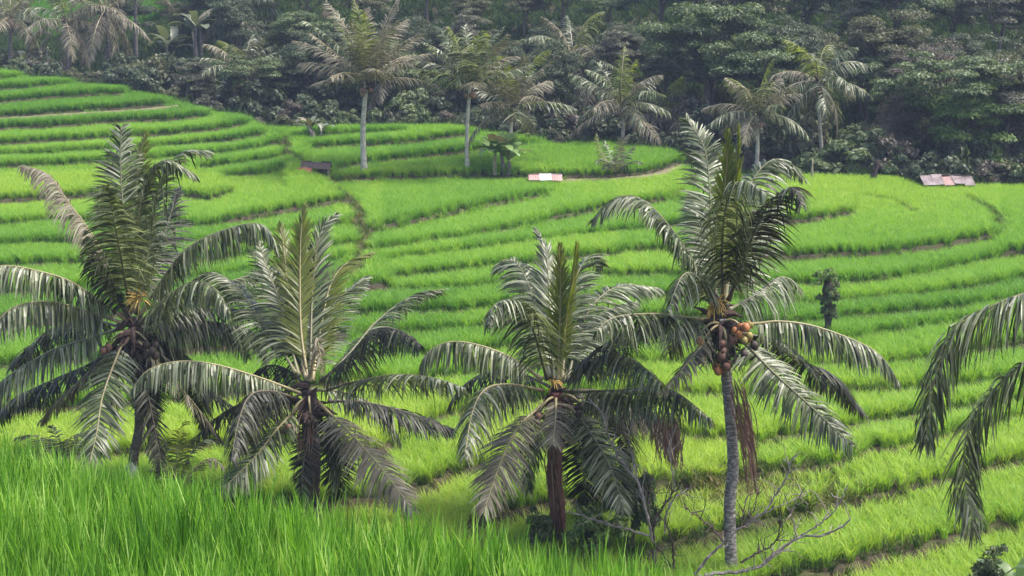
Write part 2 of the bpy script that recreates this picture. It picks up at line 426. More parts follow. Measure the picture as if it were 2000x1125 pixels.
def grid_obj(name, V, ni, nj, mat):
    idx = np.arange(ni * nj).reshape(ni, nj)
    F = np.stack([idx[:-1, :-1], idx[1:, :-1], idx[1:, 1:], idx[:-1, 1:]], -1).reshape(-1, 4)
    me = bpy.data.meshes.new(name)
    me.vertices.add(len(V)); me.vertices.foreach_set('co', V.astype(np.float32).ravel())
    me.loops.add(F.size); me.loops.foreach_set('vertex_index', F.ravel().astype(np.int32))
    me.polygons.add(len(F)); me.polygons.foreach_set('loop_start', np.arange(0, F.size, 4, dtype=np.int32))
    me.update(calc_edges=True); me.validate()
    me.materials.append(M[mat])
    o = bpy.data.objects.new(name, me); COL.objects.link(o)
    return o

j0 = int(np.searchsorted(ROWS, 114.0))
XX = A_GRID[:, None] * ROWS[None, :]
YY = np.repeat(ROWS[None, :], len(A_GRID), 0)
jj = np.concatenate([np.arange(0, j0), np.arange(j0, len(ROWS))])
ter = grid_obj('terraced_ground', np.stack([XX, YY, Z], -1).reshape(-1, 3), len(A_GRID), len(ROWS), 'soil')
tag(ter, kind='structure')
nx = np.arange(-26, 26.01, 0.35); ny = np.arange(-8, 31.6, 0.35)
NX, NY = np.meshgrid(nx, ny, indexing='ij')
NZ = near_z(NX, NY) - np.where(NY > 29, 0.12, 0)
bank = grid_obj('near_bank_ground', np.stack([NX, NY, NZ], -1).reshape(-1, 3), len(nx), len(ny), 'soil')
tag(bank, kind='structure')

# ------------------------------------------------------------------ rice: clumps of blades instanced on points
def blade(mb, base, az, lean, length, width, bend, nseg=3, rng=None):
    d0 = np.array([math.cos(az), math.sin(az), 0.0])
    w = np.array([-d0[1], d0[0], 0.0])
    if rng is not None:
        w = unit(w + d0 * rng.uniform(-.9, .9))
    pts = []
    for k in range(nseg + 1):
        t = k / nseg
        out = lean * t + bend * t * t
        pts.append(base + length * (d0 * out + np.array([0, 0, t - 0.28 * bend * t ** 2.5])))
    V = []; F = []
    prof = [0.55, 1.0, 0.75, 0.5, 0.3]
    for k in range(nseg):
        hw = width * 0.5 * prof[min(k, 4)]
        V += [pts[k] - w * hw, pts[k] + w * hw]
    V.append(pts[nseg])
    for k in range(nseg - 1):
        F.append((2 * k, 2 * k + 1, 2 * k + 3, 2 * k + 2))
    F.append((2 * nseg - 2, 2 * nseg - 1, 2 * nseg))
    mb.add(V, F)

def tuft_mesh(name, mat, nbl, h, w, spread, bend, seed, nseg=3, hmin=0.62):
    rng = np.random.RandomState(seed)
    mb = MB()
    for _ in range(nbl):
        az = rng.uniform(0, 2 * math.pi)
        r = spread * math.sqrt(rng.uniform())
        b2 = rng.uniform(0, 2 * math.pi)
        blade(mb, np.array([r * math.cos(b2), r * math.sin(b2), -0.03]), az, rng.uniform(0.02, 0.15 if nseg == 4 else 0.26), h * rng.uniform(hmin, 1.08), w * rng.uniform(.7, 1.2), bend * rng.uniform(0.1 if hmin < .7 else 0.4, 1.0), nseg, rng)
    return mb.mesh(name, mat)

def source_collection(name, meshes):
    c = bpy.data.collections.new(name)
    for k, me in enumerate(meshes):
        c.objects.link(bpy.data.objects.new('%s_%d' % (name, k), me))
    return c

def scatter(name, pts, tint, scl, src, nsrc, label, cat, seed, tilt=0.1, kind='stuff'):
    rng = np.random.RandomState(seed)
    n = len(pts)
    me = bpy.data.meshes.new(name)
    me.vertices.add(n); me.vertices.foreach_set('co', np.asarray(pts, np.float32).ravel())
    rot = np.stack([rng.randn(n) * tilt, rng.randn(n) * tilt, rng.uniform(0, 6.283, n)], 1)
    a = me.attributes.new('rot', 'FLOAT_VECTOR', 'POINT'); a.data.foreach_set('vector', rot.astype(np.float32).ravel())
    a = me.attributes.new('scl', 'FLOAT', 'POINT'); a.data.foreach_set('value', np.asarray(scl, np.float32))
    a = me.attributes.new('tint', 'FLOAT', 'POINT'); a.data.foreach_set('value', np.asarray(tint, np.float32))
    a = me.attributes.new('pick', 'INT', 'POINT'); a.data.foreach_set('value', rng.randint(0, nsrc, n).astype(np.int32))
    me.update()
    o = bpy.data.objects.new(name, me); COL.objects.link(o)
    ng = bpy.data.node_groups.new(name + '_nodes', 'GeometryNodeTree')
    ng.interface.new_socket('Geometry', in_out='INPUT', socket_type='NodeSocketGeometry')
    ng.interface.new_socket('Geometry', in_out='OUTPUT', socket_type='NodeSocketGeometry')
    gi = ng.nodes.new('NodeGroupInput'); go = ng.nodes.new('NodeGroupOutput')
    iop = ng.nodes.new('GeometryNodeInstanceOnPoints')
    ci = ng.nodes.new('GeometryNodeCollectionInfo')
    ci.inputs['Collection'].default_value = src
    ci.inputs['Separate Children'].default_value = True
    ci.inputs['Reset Children'].default_value = True
    def attr(nm, typ):
        x = ng.nodes.new('GeometryNodeInputNamedAttribute'); x.data_type = typ
        x.inputs['Name'].default_value = nm
        return x.outputs['Attribute']
    e2r = ng.nodes.new('FunctionNodeEulerToRotation')
    ng.links.new(attr('rot', 'FLOAT_VECTOR'), e2r.inputs[0])
    ng.links.new(gi.outputs[0], iop.inputs['Points'])
    ng.links.new(ci.outputs[0], iop.inputs['Instance'])
    iop.inputs['Pick Instance'].default_value = True
    ng.links.new(attr('pick', 'INT'), iop.inputs['Instance Index'])
    ng.links.new(e2r.outputs[0], iop.inputs['Rotation'])
    ng.links.new(attr('scl', 'FLOAT'), iop.inputs['Scale'])
    ng.links.new(iop.outputs[0], go.inputs[0])
    md = o.modifiers.new('scatter', 'NODES'); md.node_group = ng
    return tag(o, label, cat, kind=kind)

rice_src = source_collection('rice_tuft', [tuft_mesh('rice_tuft', 'rice', 40, 0.66, 0.021, 0.125, 0.7, 10 + k, 3, 0.82) for k in range(5)])
near_src = source_collection('rice_hill', [tuft_mesh('rice_hill', 'rice_near', 26, 0.78, 0.021, 0.065, 0.2, 30 + k, 4) for k in range(6)])
weed_src = source_collection('weed_tuft', [tuft_mesh('weed_tuft', 'weed', 22, 0.34, 0.02, 0.10, 0.8, 50 + k) for k in range(4)])

def poly_world(pts):
    return np.array([P(u, v, float(v_to_Y(v)))[:2] for u, v in pts])
BUNDS = [poly_world(p) for p in (
    [(555, 262), (562, 300), (600, 335), (660, 365), (690, 392), (705, 420), (712, 455), (705, 490), (700, 540)],
    [(1890, 380), (1925, 402), (1948, 425), (1962, 446)],
    [(600, 344), (640, 350), (700, 346)],
    [(1700, 384), (1760, 395), (1790, 415)],
)]
PATHS = [poly_world(p) for p in (
    [(-120, 240), (0, 231), (135, 223), (250, 216), (348, 209)],
    [(1075, 349), (1160, 346), (1230, 344), (1280, 338), (1320, 322), (1345, 308)],
)]
def seg_dist(X, Y, poly):
    d = np.full(X.shape, 1e9)
    for p, q in zip(poly[:-1], poly[1:]):
        v = q - p; L2 = (v ** 2).sum()
        t = np.clip(((X - p[0]) * v[0] + (Y - p[1]) * v[1]) / L2, 0, 1)
        d = np.minimum(d, np.hypot(X - p[0] - t * v[0], Y - p[1] - t * v[1]))
    return d

def lownoise(X, Y, seed, sc):
    r = np.random.RandomState(seed); s = np.zeros_like(X)
    for k in range(6):
        a = r.uniform(0, 6.28); f = sc * r.uniform(0.5, 2.2)
        s += np.sin(f * (X * math.cos(a) + Y * math.sin(a)) + r.uniform(0, 6.28)) / 6
    return s

rng = np.random.RandomState(1)
SP = 0.275
gx = np.arange(-46, 46, SP); gy = np.arange(30.0, 113.5, SP)
RX, RY = np.meshgrid(gx, gy, indexing='ij')
RX = RX.ravel(); RY = RY.ravel()
RX = RX + rng.uniform(-.11, .11, RX.shape); RY = RY + rng.uniform(-.11, .11, RY.shape)
ra = RX / RY
ok = (ra > px_a(-180, 500)) & (ra < px_a(2180, 500))
RX, RY, ra = RX[ok], RY[ok], ra[ok]
ci_ = np.clip(np.round((ra - A_GRID[0]) / (A_GRID[1] - A_GRID[0])).astype(int), 0, len(A_GRID) - 1)
dmin = np.full(RX.shape, 99.0); zone = np.zeros(RX.shape, int)
for k in range(len(EDGES)):
    d = RY - EDGE_Y[k][ci_]
    inside = ~np.isnan(d)
    near = inside & (np.abs(d) < np.abs(dmin))
    dmin[near] = d[near]
    zone += (inside & (d > 0)) * (k * 7 + 3)
in_field = RY < D_END[ci_] - 0.25
gs = np.interp(RY, [36, 55], [1.5, 1.0]) * np.clip(1 + 1.6 * lownoise(RX, RY, 41, 0.5), .6, 2.4)
gap = (dmin > -0.08 * gs) & (dmin < 0.17 * gs)
bd = np.full(RX.shape, 99.0)
for b in BUNDS: bd = np.minimum(bd, seg_dist(RX, RY, b))
pd_ = np.full(RX.shape, 99.0)
for b in PATHS: pd_ = np.minimum(pd_, seg_dist(RX, RY, b))
fgd_ = fg_dist(RX, RY)
bare = lownoise(RX, RY, 77, 0.5)
DRY0 = np.exp(-(((RX - 5.9) / 3.0) ** 2 + ((RY - 38.8) / 1.9) ** 2))
keep = in_field & ~gap & (rng.uniform(size=RX.shape) > 0.85 * DRY0) & (bd > 0.2 + 0.3 * rng.uniform(size=RX.shape)) & (pd_ > 0.5) & (fgd_ > 8)
zr = gz(RX, RY)
zt = np.random.RandomState(3).uniform(-0.12, 0.12, 4000)[zone % 4000]
vimg = Y_to_v(RY)
base_t = np.interp(vimg, [130, 250, 330, 345, 420, 520, 650, 720, 860, 1125], [0.30, 0.34, 0.42, 0.58, 0.46, 0.36, 0.38, 0.58, 0.82, 0.74])
tint = 0.11 + base_t + zt * 1.2 + 0.12 * lownoise(RX, RY, 9, 0.35) + rng.randn(*RX.shape) * 0.06
scl = (0.92 + 0.10 * lownoise(RX, RY, 15, 0.8) * 0.6 + rng.randn(*RX.shape) * 0.03) * np.where(RY > 84, 1.06, 1.0)
pts = np.stack([RX, RY, zr], 1)
left_far = keep & (RY > 84.5) & (ra < px_a(575, 300))
mid_far = keep & (RY > 84.5) & ~left_far
low = keep & (RY < 45)
main = keep & ~left_far & ~mid_far & ~low
for nm, msk, lab in (('rice_crop', left_far, 'green rice on the stepped lobes at the upper left below the wood'),
                     ('rice_crop', mid_far, 'green rice on the short back terraces around the tall far palms'),
                     ('rice_crop', main, 'green rice covering the broad curved middle terraces'),
                     ('rice_crop', low, 'bright yellow-green rice on the low terraces behind the near palms')):
    scatter(nm, pts[msk], tint[msk], scl[msk], rice_src, 5, lab, 'rice', 100 + int(msk.sum()) % 50, 0.05)

# weeds and dry grass along the bunds, risers and paths
wk = in_field & (((dmin > -0.3) & (dmin < 0.22 * gs) & (rng.uniform(size=RX.shape) < 0.7)) | ((bd < 0.75) & (rng.uniform(size=RX.shape) < 0.8)) | ((pd_ < 0.9) & (pd_ > 0.35) & (rng.uniform(size=RX.shape) < 0.4))) & (fgd_ > 8)
DRY = np.exp(-(((RX - 5.9) / 3.0) ** 2 + ((RY - 38.8) / 1.9) ** 2))
wk |= in_field & (rng.uniform(size=RX.shape) < 0.95 * DRY)
wt = 0.6 * DRY + np.clip(0.28 + 0.45 * lownoise(RX, RY, 21, 0.45) + rng.randn(*RX.shape) * 0.15 + 0.25 * (bd < 0.75), 0.05, 1)
scatter('weeds', pts[wk] + np.array([0, 0, 0.0]), wt[wk], (0.8 + 0.5 * rng.uniform(size=RX.shape) + 0.7 * DRY)[wk], weed_src, 4, 'low weeds and dry grass along the terrace edges', 'weeds', 61, 0.25)

# foreground rice
SPN = 0.17
gx = np.arange(-7.5, 4.5, SPN); gy = np.arange(7.5, 24, SPN)
FX, FY = np.meshgrid(gx, gy, indexing='ij'); FX = FX.ravel(); FY = FY.ravel()
FX = FX + rng.uniform(-.08, .08, FX.shape); FY = FY + rng.uniform(-.08, .08, FY.shape)
k = (fg_dist(FX, FY) < 0.05 + rng.randn(*FX.shape) * 0.10) & (np.abs(FX) < 0.36 * FY + 0.6)
FX, FY = FX[k], FY[k]
ft = 0.5 + 0.22 * lownoise(FX, FY, 4, 1.1) + rng.randn(*FX.shape) * 0.2
fs = 0.95 + 0.12 * lownoise(FX, FY, 6, 2.0) + rng.randn(*FX.shape) * 0.08
scatter('rice_crop', np.stack([FX, FY, near_z(FX, FY)], 1), ft, fs, near_src, 6, 'tall bright rice blades filling the near foreground paddy', 'rice', 62, 0.06)

# grass on the bank falling away behind the foreground paddy
gx = np.arange(-20, 20, 0.3); gy = np.arange(6, 31, 0.3)
BX, BY = np.meshgrid(gx, gy, indexing='ij'); BX = BX.ravel() + rng.uniform(-.14, .14, BX.size); BY = BY.ravel() + rng.uniform(-.14, .14, BY.size)
k = (fg_dist(BX, BY) > 0.2) & (np.abs(BX) < 0.4 * BY + 2)
BX, BY = BX[k], BY[k]
scatter('bank_grass', np.stack([BX, BY, near_z(BX, BY)], 1), np.clip(0.25 + rng.randn(BX.size) * 0.15, 0, 1), 1.0 + 0.5 * rng.uniform(size=BX.size), weed_src, 4, 'rough grass on the bank dropping away behind the foreground rice', 'grass', 63, 0.2)

# dirt footpaths raised to the height of the crop beside them
def berm(name, poly, w, hgt, label):
    s, L = spline(np.column_stack([poly, np.zeros(len(poly))]), 60)
    T = np.gradient(s, axis=0)[:, :2]; T /= np.linalg.norm(T, axis=1)[:, None]
    N = np.stack([-T[:, 1], T[:, 0]], 1)
    zc = np.minimum(gz(s[:, 0] - N[:, 0] * .5, s[:, 1] - N[:, 1] * .5), gz(s[:, 0], s[:, 1] - 0.6))
    zc = np.convolve(np.pad(zc, 4, 'edge'), np.ones(9) / 9, 'valid')
    rr = np.random.RandomState(int(L * 10))
    V = []
    for off, dz in ((-w, -0.1), (-w * .55, hgt), (w * .55, hgt + 0.02), (w, -0.1)):
        V.append(np.column_stack([s[:, 0] + N[:, 0] * off * (1 + .12 * rr.randn(60)), s[:, 1] + N[:, 1] * off, zc + dz + (0.02 * rr.randn(60) if dz > 0 else 0)]))
    V = np.stack(V, 0)
    o = grid_obj(name, V.reshape(-1, 3), 4, 60, 'path')
    return tag(o, kind='structure')
berm('footpath', PATHS[0], 0.5, 0.5, '')
berm('footpath', PATHS[1], 0.5, 0.45, '')

# ------------------------------------------------------------------ palm fronds
def frond_geom(path, L, rng, nl=62, ll=0.95, droop=0.65, twist=0.0, w=0.042, side=None, gap=0.05, lift=-0.05, start=0.14, segs=5, twist1=None, fw=0.0):
    """path: (n,3) resampled rachis; returns leaflets MB"""
    n = len(path)
    T = np.gradient(path, axis=0); T /= np.linalg.norm(T, axis=1)[:, None] + 1e-9
    h = path[-1] - path[0]; h = np.array([h[0], h[1], 0])
    if np.linalg.norm(h) < 0.15: h = np.array([0.2, -1.0, 0])
    h = unit(h)
    S0 = np.array([-h[1], h[0], 0.0]) if side is None else unit(side)
    mb = MB()
    prof_t = np.array([0, .18, .55, .82, 1.0]); prof_w = np.array([.45, 1.0, .92, .5, .06])
    ts = np.linspace(0, 1, segs + 1)
    clump = rng.uniform(0, 6.28, 40); brk = np.sin(rng.uniform(0, 6.28) + np.linspace(0, rng.uniform(4, 11), 40))
    for sd_ in (-1, 1):
        for k in range(nl):
            s = start + (1 - start) * (k + rng.uniform(-.3, .3)) / nl
            s = min(max(s, start), 0.995)
            if rng.uniform() < gap: continue
            fi = s * (n - 1); i = min(int(fi), n - 2); fr = fi - i
            b = path[i] * (1 - fr) + path[i + 1] * fr
            t = unit(T[i] * (1 - fr) + T[i + 1] * fr)
            S = unit(S0 - t * (S0 @ t))
            N = np.cross(t, S)
            if N[2] < 0 and abs(t[2]) < 0.9: N = -N
            tq = twist if twist1 is None else twist + (twist1 - twist) * s ** 1.5
            ca, sa = math.cos(tq), math.sin(tq)
            S2 = S * ca + N * sa
            N2 = N * ca - S * sa
            q = (s - start) / (1 - start)
            hz_ = min(1.0, max(0.0, (droop - .55) / .3)) * (1 - abs(t[2]))     # level fronds: leaflets stand straight out and hang
            beta = math.radians(14 - 8 * hz_ - 22 * hz_ * q + fw + (46 - .4 * fw) * q ** 1.4 + rng.uniform(-11, 11) + 6 * math.sin(clump[min(int(q * 40), 39)]))
            length = ll * (0.55 + 0.45 * math.sin(math.pi * min(1, q * 1.05 + 0.12)) if q < 0.5 else (1.0 - 0.72 * ((q - 0.5) / 0.5) ** 1.5)) * rng.uniform(.85, 1.12)
            D = S2 * sd_ * math.cos(beta) + t * math.sin(beta) + N2 * (lift + rng.uniform(-.12, .12))
            D = unit(D)
            g = droop * (1 + 1.5 * hz_) * rng.uniform(.7, 1.35)
            P_ = b + length * (D[None, :] * ts[:, None] + np.array([0, 0, -1.0]) * (g * ts ** 2)[:, None] * 0.9)
            pk = brk[min(int(q * 40), 39)]
            if rng.uniform() < (0.55 if pk > 0.3 else 0.15) * min(1.0, droop * 1.6):      # snapped leaflet: beyond the kink it hangs straight down
                kt = rng.uniform(.22, .7); kp = b + length * kt * D + np.array([0, 0, -length * g * kt * kt * .9])
                m_ = ts > kt
                P_[m_] = kp + (np.array([0, 0, -1.0]) + rng.randn(3) * .12 + D * .12)[None, :] * (length * (ts[m_] - kt))[:, None]
            # keep arc length near the leaflet length
            sl = np.linalg.norm(np.diff(P_, axis=0), axis=1).sum()
            P_ = b + (P_ - b) * min(1.0, length * 1.15 / sl)
            d = np.gradient(P_, axis=0); d /= np.linalg.norm(d, axis=1)[:, None] + 1e-9
            Wv = t - d * (d @ t)[:, None]
            tw = rng.uniform(-.5, .5)
            Wv /= np.linalg.norm(Wv, axis=1)[:, None] + 1e-9
            Wv = Wv * math.cos(tw) + np.cross(d, Wv) * math.sin(tw)
            hw = 0.5 * w * rng.uniform(.8, 1.2) * np.interp(ts, prof_t, prof_w)
            V = np.empty((2 * (segs + 1), 3))
            V[0::2] = P_ - Wv * hw[:, None]; V[1::2] = P_ + Wv * hw[:, None]
            mb.add(V, [(2 * j, 2 * j + 1, 2 * j + 3, 2 * j + 2) for j in range(segs)])
    return mb

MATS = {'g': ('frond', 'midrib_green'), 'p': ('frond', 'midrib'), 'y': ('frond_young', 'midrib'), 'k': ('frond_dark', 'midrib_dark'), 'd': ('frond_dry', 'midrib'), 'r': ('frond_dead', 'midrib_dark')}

def px_path(pts, Y0, sign, target, n=40):
    """pixel rachis -> 3D; the hidden depth makes the frond its usual length"""
    p = np.array([P(u, v, Y0) for u, v in pts])
    seg = np.concatenate([[0], np.cumsum(np.linalg.norm(np.diff(p, axis=0), axis=1))])
    L2 = seg[-1]
    dy = sign * math.sqrt(max(target ** 2 - L2 ** 2, 0.25 ** 2)) if sign else 0.0
    s = seg / L2
    dep = Y0 + dy * (1.15 * s - 0.15 * s ** 2)
    p = np.array([P(u, v, Y) for (u, v), Y in zip(pts, dep)])
    return spline(p, n)

def add_frond(root, origin, path, L, kind, rng, parts=True, r0=0.036, **kw):
    leaf, rib = MATS[kind]
    g = frond_geom(path, L, rng, **kw)
    o = g.build('frond', leaf, root, origin=origin)
    n = len(path)
    rb = MB()
    s = np.linspace(0, 1, n)
    rad = r0 * (1 - 0.86 * s) + r0 * 0.8 * np.exp(-s / 0.05)
    rb.tube(path, rad, 5 if parts else 4)
    if parts:
        m = rb.build('midrib', rib, o, True, origin=origin)
    else:
        off = len(o.data.vertices)
        # far fronds carry their rib in the same mesh, second material slot
        V = np.concatenate(rb.v) - np.asarray(origin)
        me = o.data
        nv, nf = len(me.vertices), len(me.polygons)
        allv = [tuple(v.co) for v in me.vertices] + [tuple(x) for x in V]
        allf = [tuple(p.vertices) for p in me.polygons] + [tuple(i + nv for i in f) for f in rb.f]
        me2 = bpy.data.meshes.new('frond')
        me2.from_pydata(allv, [], allf)
        me2.materials.append(M[leaf]); me2.materials.append(M[rib])
        mi = np.zeros(len(allf), np.int32); mi[nf:] = 1
        me2.polygons.foreach_set('material_index', mi)
        me2.update()
        o.data = me2
    return o

def trunk_mesh(pts, r0, r1, rings, rng, flare=1.5, sides=12):
    path, L = spline(pts, max(12, int(rings * 3) + 1))
    s = np.linspace(0, 1, len(path))
    rad = r0 + (r1 - r0) * s
    rad = rad * (1 + (flare - 1) * np.exp(-s * L / 0.35))
    rad = rad * (1 + 0.07 * (np.arange(len(path)) % 3 == 0) + rng.uniform(-.03, .03, len(path)))
    mb = MB(); mb.tube(path, rad, sides)
    return mb

def ico(mb, c, r, sx=1, sz=1, rng=None, seg=10, rings=6):
    V = []; F = []
    for i in range(rings + 1):
        th = math.pi * i / rings
        for j in range(seg):
            ph = 2 * math.pi * j / seg
            f = 1 + 0.05 * math.cos(3 * ph) * math.sin(th)
            V.append((c[0] + r * sx * f * math.sin(th) * math.cos(ph), c[1] + r * sx * f * math.sin(th) * math.sin(ph), c[2] + r * sz * math.cos(th)))
    for i in range(rings):
        for j in range(seg):
            F.append((i * seg + j, (i + 1) * seg + j, (i + 1) * seg + (j + 1) % seg, i * seg + (j + 1) % seg))
    mb.add(V, F)

def arc_path(base, az, el, L, curl, n=18):
    p = [np.asarray(base, float)]; e = el
    for k in range(n - 1):
        t = k / (n - 1)
        e2 = el - curl * t ** 1.3
        p.append(p[-1] + (L / (n - 1)) * np.array([math.cos(az) * math.cos(e2), math.sin(az) * math.cos(e2), math.sin(e2)]))
    return np.array(p)

def near_palm(seed, Y0, crown, base_u, label, fronds, trunk_mat, r0, r1, rings, nuts=(), flowers=(), target=4.5, hang=(), fibre=18, base_v=None, extra=5, skirt=0):
    rng = np.random.RandomState(seed)
    cx = P(crown[0], crown[1], Y0)
    bX = P(base_u, base_v if base_v else 1000, Y0)[0]
    base = np.array([bX, Y0, ground(bX, Y0)])
    root = thing('coconut_palm', base, label, 'palm tree', 'coconut palms close behind the foreground rice')
    mid = (base + cx) / 2 + np.array([0.08 * rng.randn(), 0, 0])
    trunk_mesh([base - [0, 0, 0.25], base * .72 + cx * .28, mid, cx], r0, r1, rings, rng).build('trunk', trunk_mat, root, True, origin=base)
    # fibrous crown heart with old leaf bases
    hb = MB()
    for k in range(fibre):
        az = rng.uniform(0, 6.283); el = rng.uniform(-1.1, 1.1)
        d = np.array([math.cos(az) * math.cos(el), math.sin(az) * math.cos(el), math.sin(el)])
        s0 = cx + np.array([0, 0, rng.uniform(-0.7, 0.2)])
        ln = rng.uniform(.3, .75)
        pp, _ = spline([s0, s0 + d * ln * .5 + [0, 0, .03], s0 + d * ln + [0, 0, -.08]], 6)
        hb.tube(pp, np.array([.07, .085, .07, .05, .03, .012]) * rng.uniform(.6, 1.25), 5)
    hb.build('crown_heart', 'fibre', root, False, origin=base)
    for fr in fronds:
        pts, sign, kind = fr[:3]
        kw = dict(fr[3]) if len(fr) > 3 else {}
        tg = kw.pop('L', target)
        path, L = px_path(pts, Y0, sign, tg)
        ll = kw.pop('ll', 0.8 * min(1.0, 0.45 + L / 8))
        nl = kw.pop('nl', int(max(40, 33 * L)))
        add_frond(root, base, path, L, kind, rng, True, nl=nl, ll=ll, twist=kw.pop('twist', rng.uniform(-.35, .35)), twist1=kw.pop('twist1', rng.uniform(-.7, .7)), droop=kw.pop('droop', 0.7), **kw)
    for k in range(extra):                  # inner fronds that fill the crown behind the traced ones
        az = rng.uniform(0.15, 2.99); el = rng.uniform(-.75, .9)
        path = arc_path(cx, az, el, rng.uniform(2.8, 4.0), rng.uniform(.6, 1.5), 24)
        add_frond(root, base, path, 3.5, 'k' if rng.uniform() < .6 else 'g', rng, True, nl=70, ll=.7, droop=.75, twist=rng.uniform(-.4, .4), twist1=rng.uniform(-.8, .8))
    for k in range(skirt):                  # old fronds hanging low round the trunk
        az = rng.uniform(0, 6.283); el = rng.uniform(-1.25, -.55)
        path = arc_path(cx - np.array([0, 0, .2]), az, el, rng.uniform(2.2, 3.4), rng.uniform(.1, .6), 22)
        add_frond(root, base, path, 3.0, 'd' if rng.uniform() < .45 else 'k', rng, True, nl=64, ll=.6, droop=.4, twist=rng.uniform(-.6, .6), twist1=rng.uniform(-1.2, 1.2))
    for (pts, kind, wd, ns) in hang:        # withered leaves hanging against the trunk
        mb = MB()
        path, L = spline([P(u, v, Y0 - 0.3) for u, v in pts], 16)
        for k in range(ns):
            i0 = rng.randint(0, 8); off = np.array([rng.randn() * wd * .5, rng.randn() * .12, 0])
            ln = rng.uniform(.35, .95) * L
            a0 = path[i0] + off
            pp = [a0 + (path[min(15, i0 + int(7 * q))] - path[i0]) + np.array([rng.randn() * .05, rng.randn() * .05, 0]) for q in (0, .4, .8, 1.1)]
            pp, _ = spline(pp, 6)
            ww = np.array([1, .3 * rng.randn(), 0]); ww = unit(ww) * rng.uniform(.006, .018)
            V = np.empty((12, 3)); tp = np.array([.5, 1, 1, .8, .5, .1])[:, None]
            V[0::2] = pp - ww * tp; V[1::2] = pp + ww * tp
            mb.add(V, [(2 * j, 2 * j + 1, 2 * j + 3, 2 * j + 2) for j in range(5)])
        mb.build('hanging_dead_leaf', MATS[kind][0], root, False, origin=base)
    for (u, v, nn, spread, mat, rad) in nuts:
        c = P(u, v, Y0 - 0.42)
        st = MB(); pp, _ = spline([cx + [0, 0, -.1], (cx + c) / 2 + [0, -.1, .14], c + [0, 0.05, 0.12]], 8)
        st.tube(pp, np.linspace(.035, .02, 8), 5); st.build('fruit_stalk', 'midrib', root, True, origin=base)
        placed = []
        for k in range(nn):
            for _ in range(40):
                q = c + np.array([rng.uniform(-1, 1) * spread[0], rng.uniform(-.14, .1), rng.uniform(-1, 1) * spread[1]])
                if all(np.linalg.norm(q - p) > rad * 1.65 for p in placed): break
            placed.append(q)
            mb = MB(); rr = rad * rng.uniform(.88, 1.1)
            ico(mb, (0, 0, 0), rr, 1, 1.14)
            mm = mat if (rng.uniform() < .75 or mat == 'nut_dark') else ('nut_green' if mat == 'nut_orange' else 'nut_orange')
            if rng.uniform() < .2 and mat != 'nut_dark': mm = 'nut_brown'
            o = mb.build('coconut', mm, root, True)
            cp = MB(); cp.tube(np.array([[0, 0, rr * 1.02], [0.01, 0, rr * 1.16], [0.02, 0, rr * 1.5]]), [rr * .42, rr * .3, rr * .1], 6)
            cp.build('cap', 'fibre', o)
            o.location = [float(x) for x in (q - base)]
            o.rotation_euler = (rng.randn() * .3, rng.randn() * .3, rng.uniform(0, 6))
    for (u, v, nn, ln) in flowers:
        c = P(u, v, Y0 - 0.75); mb = MB()
        for k in range(nn):
            az = rng.uniform(0, 6.283); el = rng.uniform(-.3, 1.4)
            d = rng.randn(3); d[1] = -abs(d[1]) * .7; d[2] += .25; d = unit(d); l2 = ln * rng.uniform(.6, 1.05)
            pp, _ = spline([c, c + d * l2 * .5 + [0, 0, .02], c + d * l2 + [0, 0, -.05]], 5)
            mb.tube(pp, [.012, .014, .015, .012, .006], 4)
        mb.build('flower_spray', 'flower', root, False, origin=base)
    return root

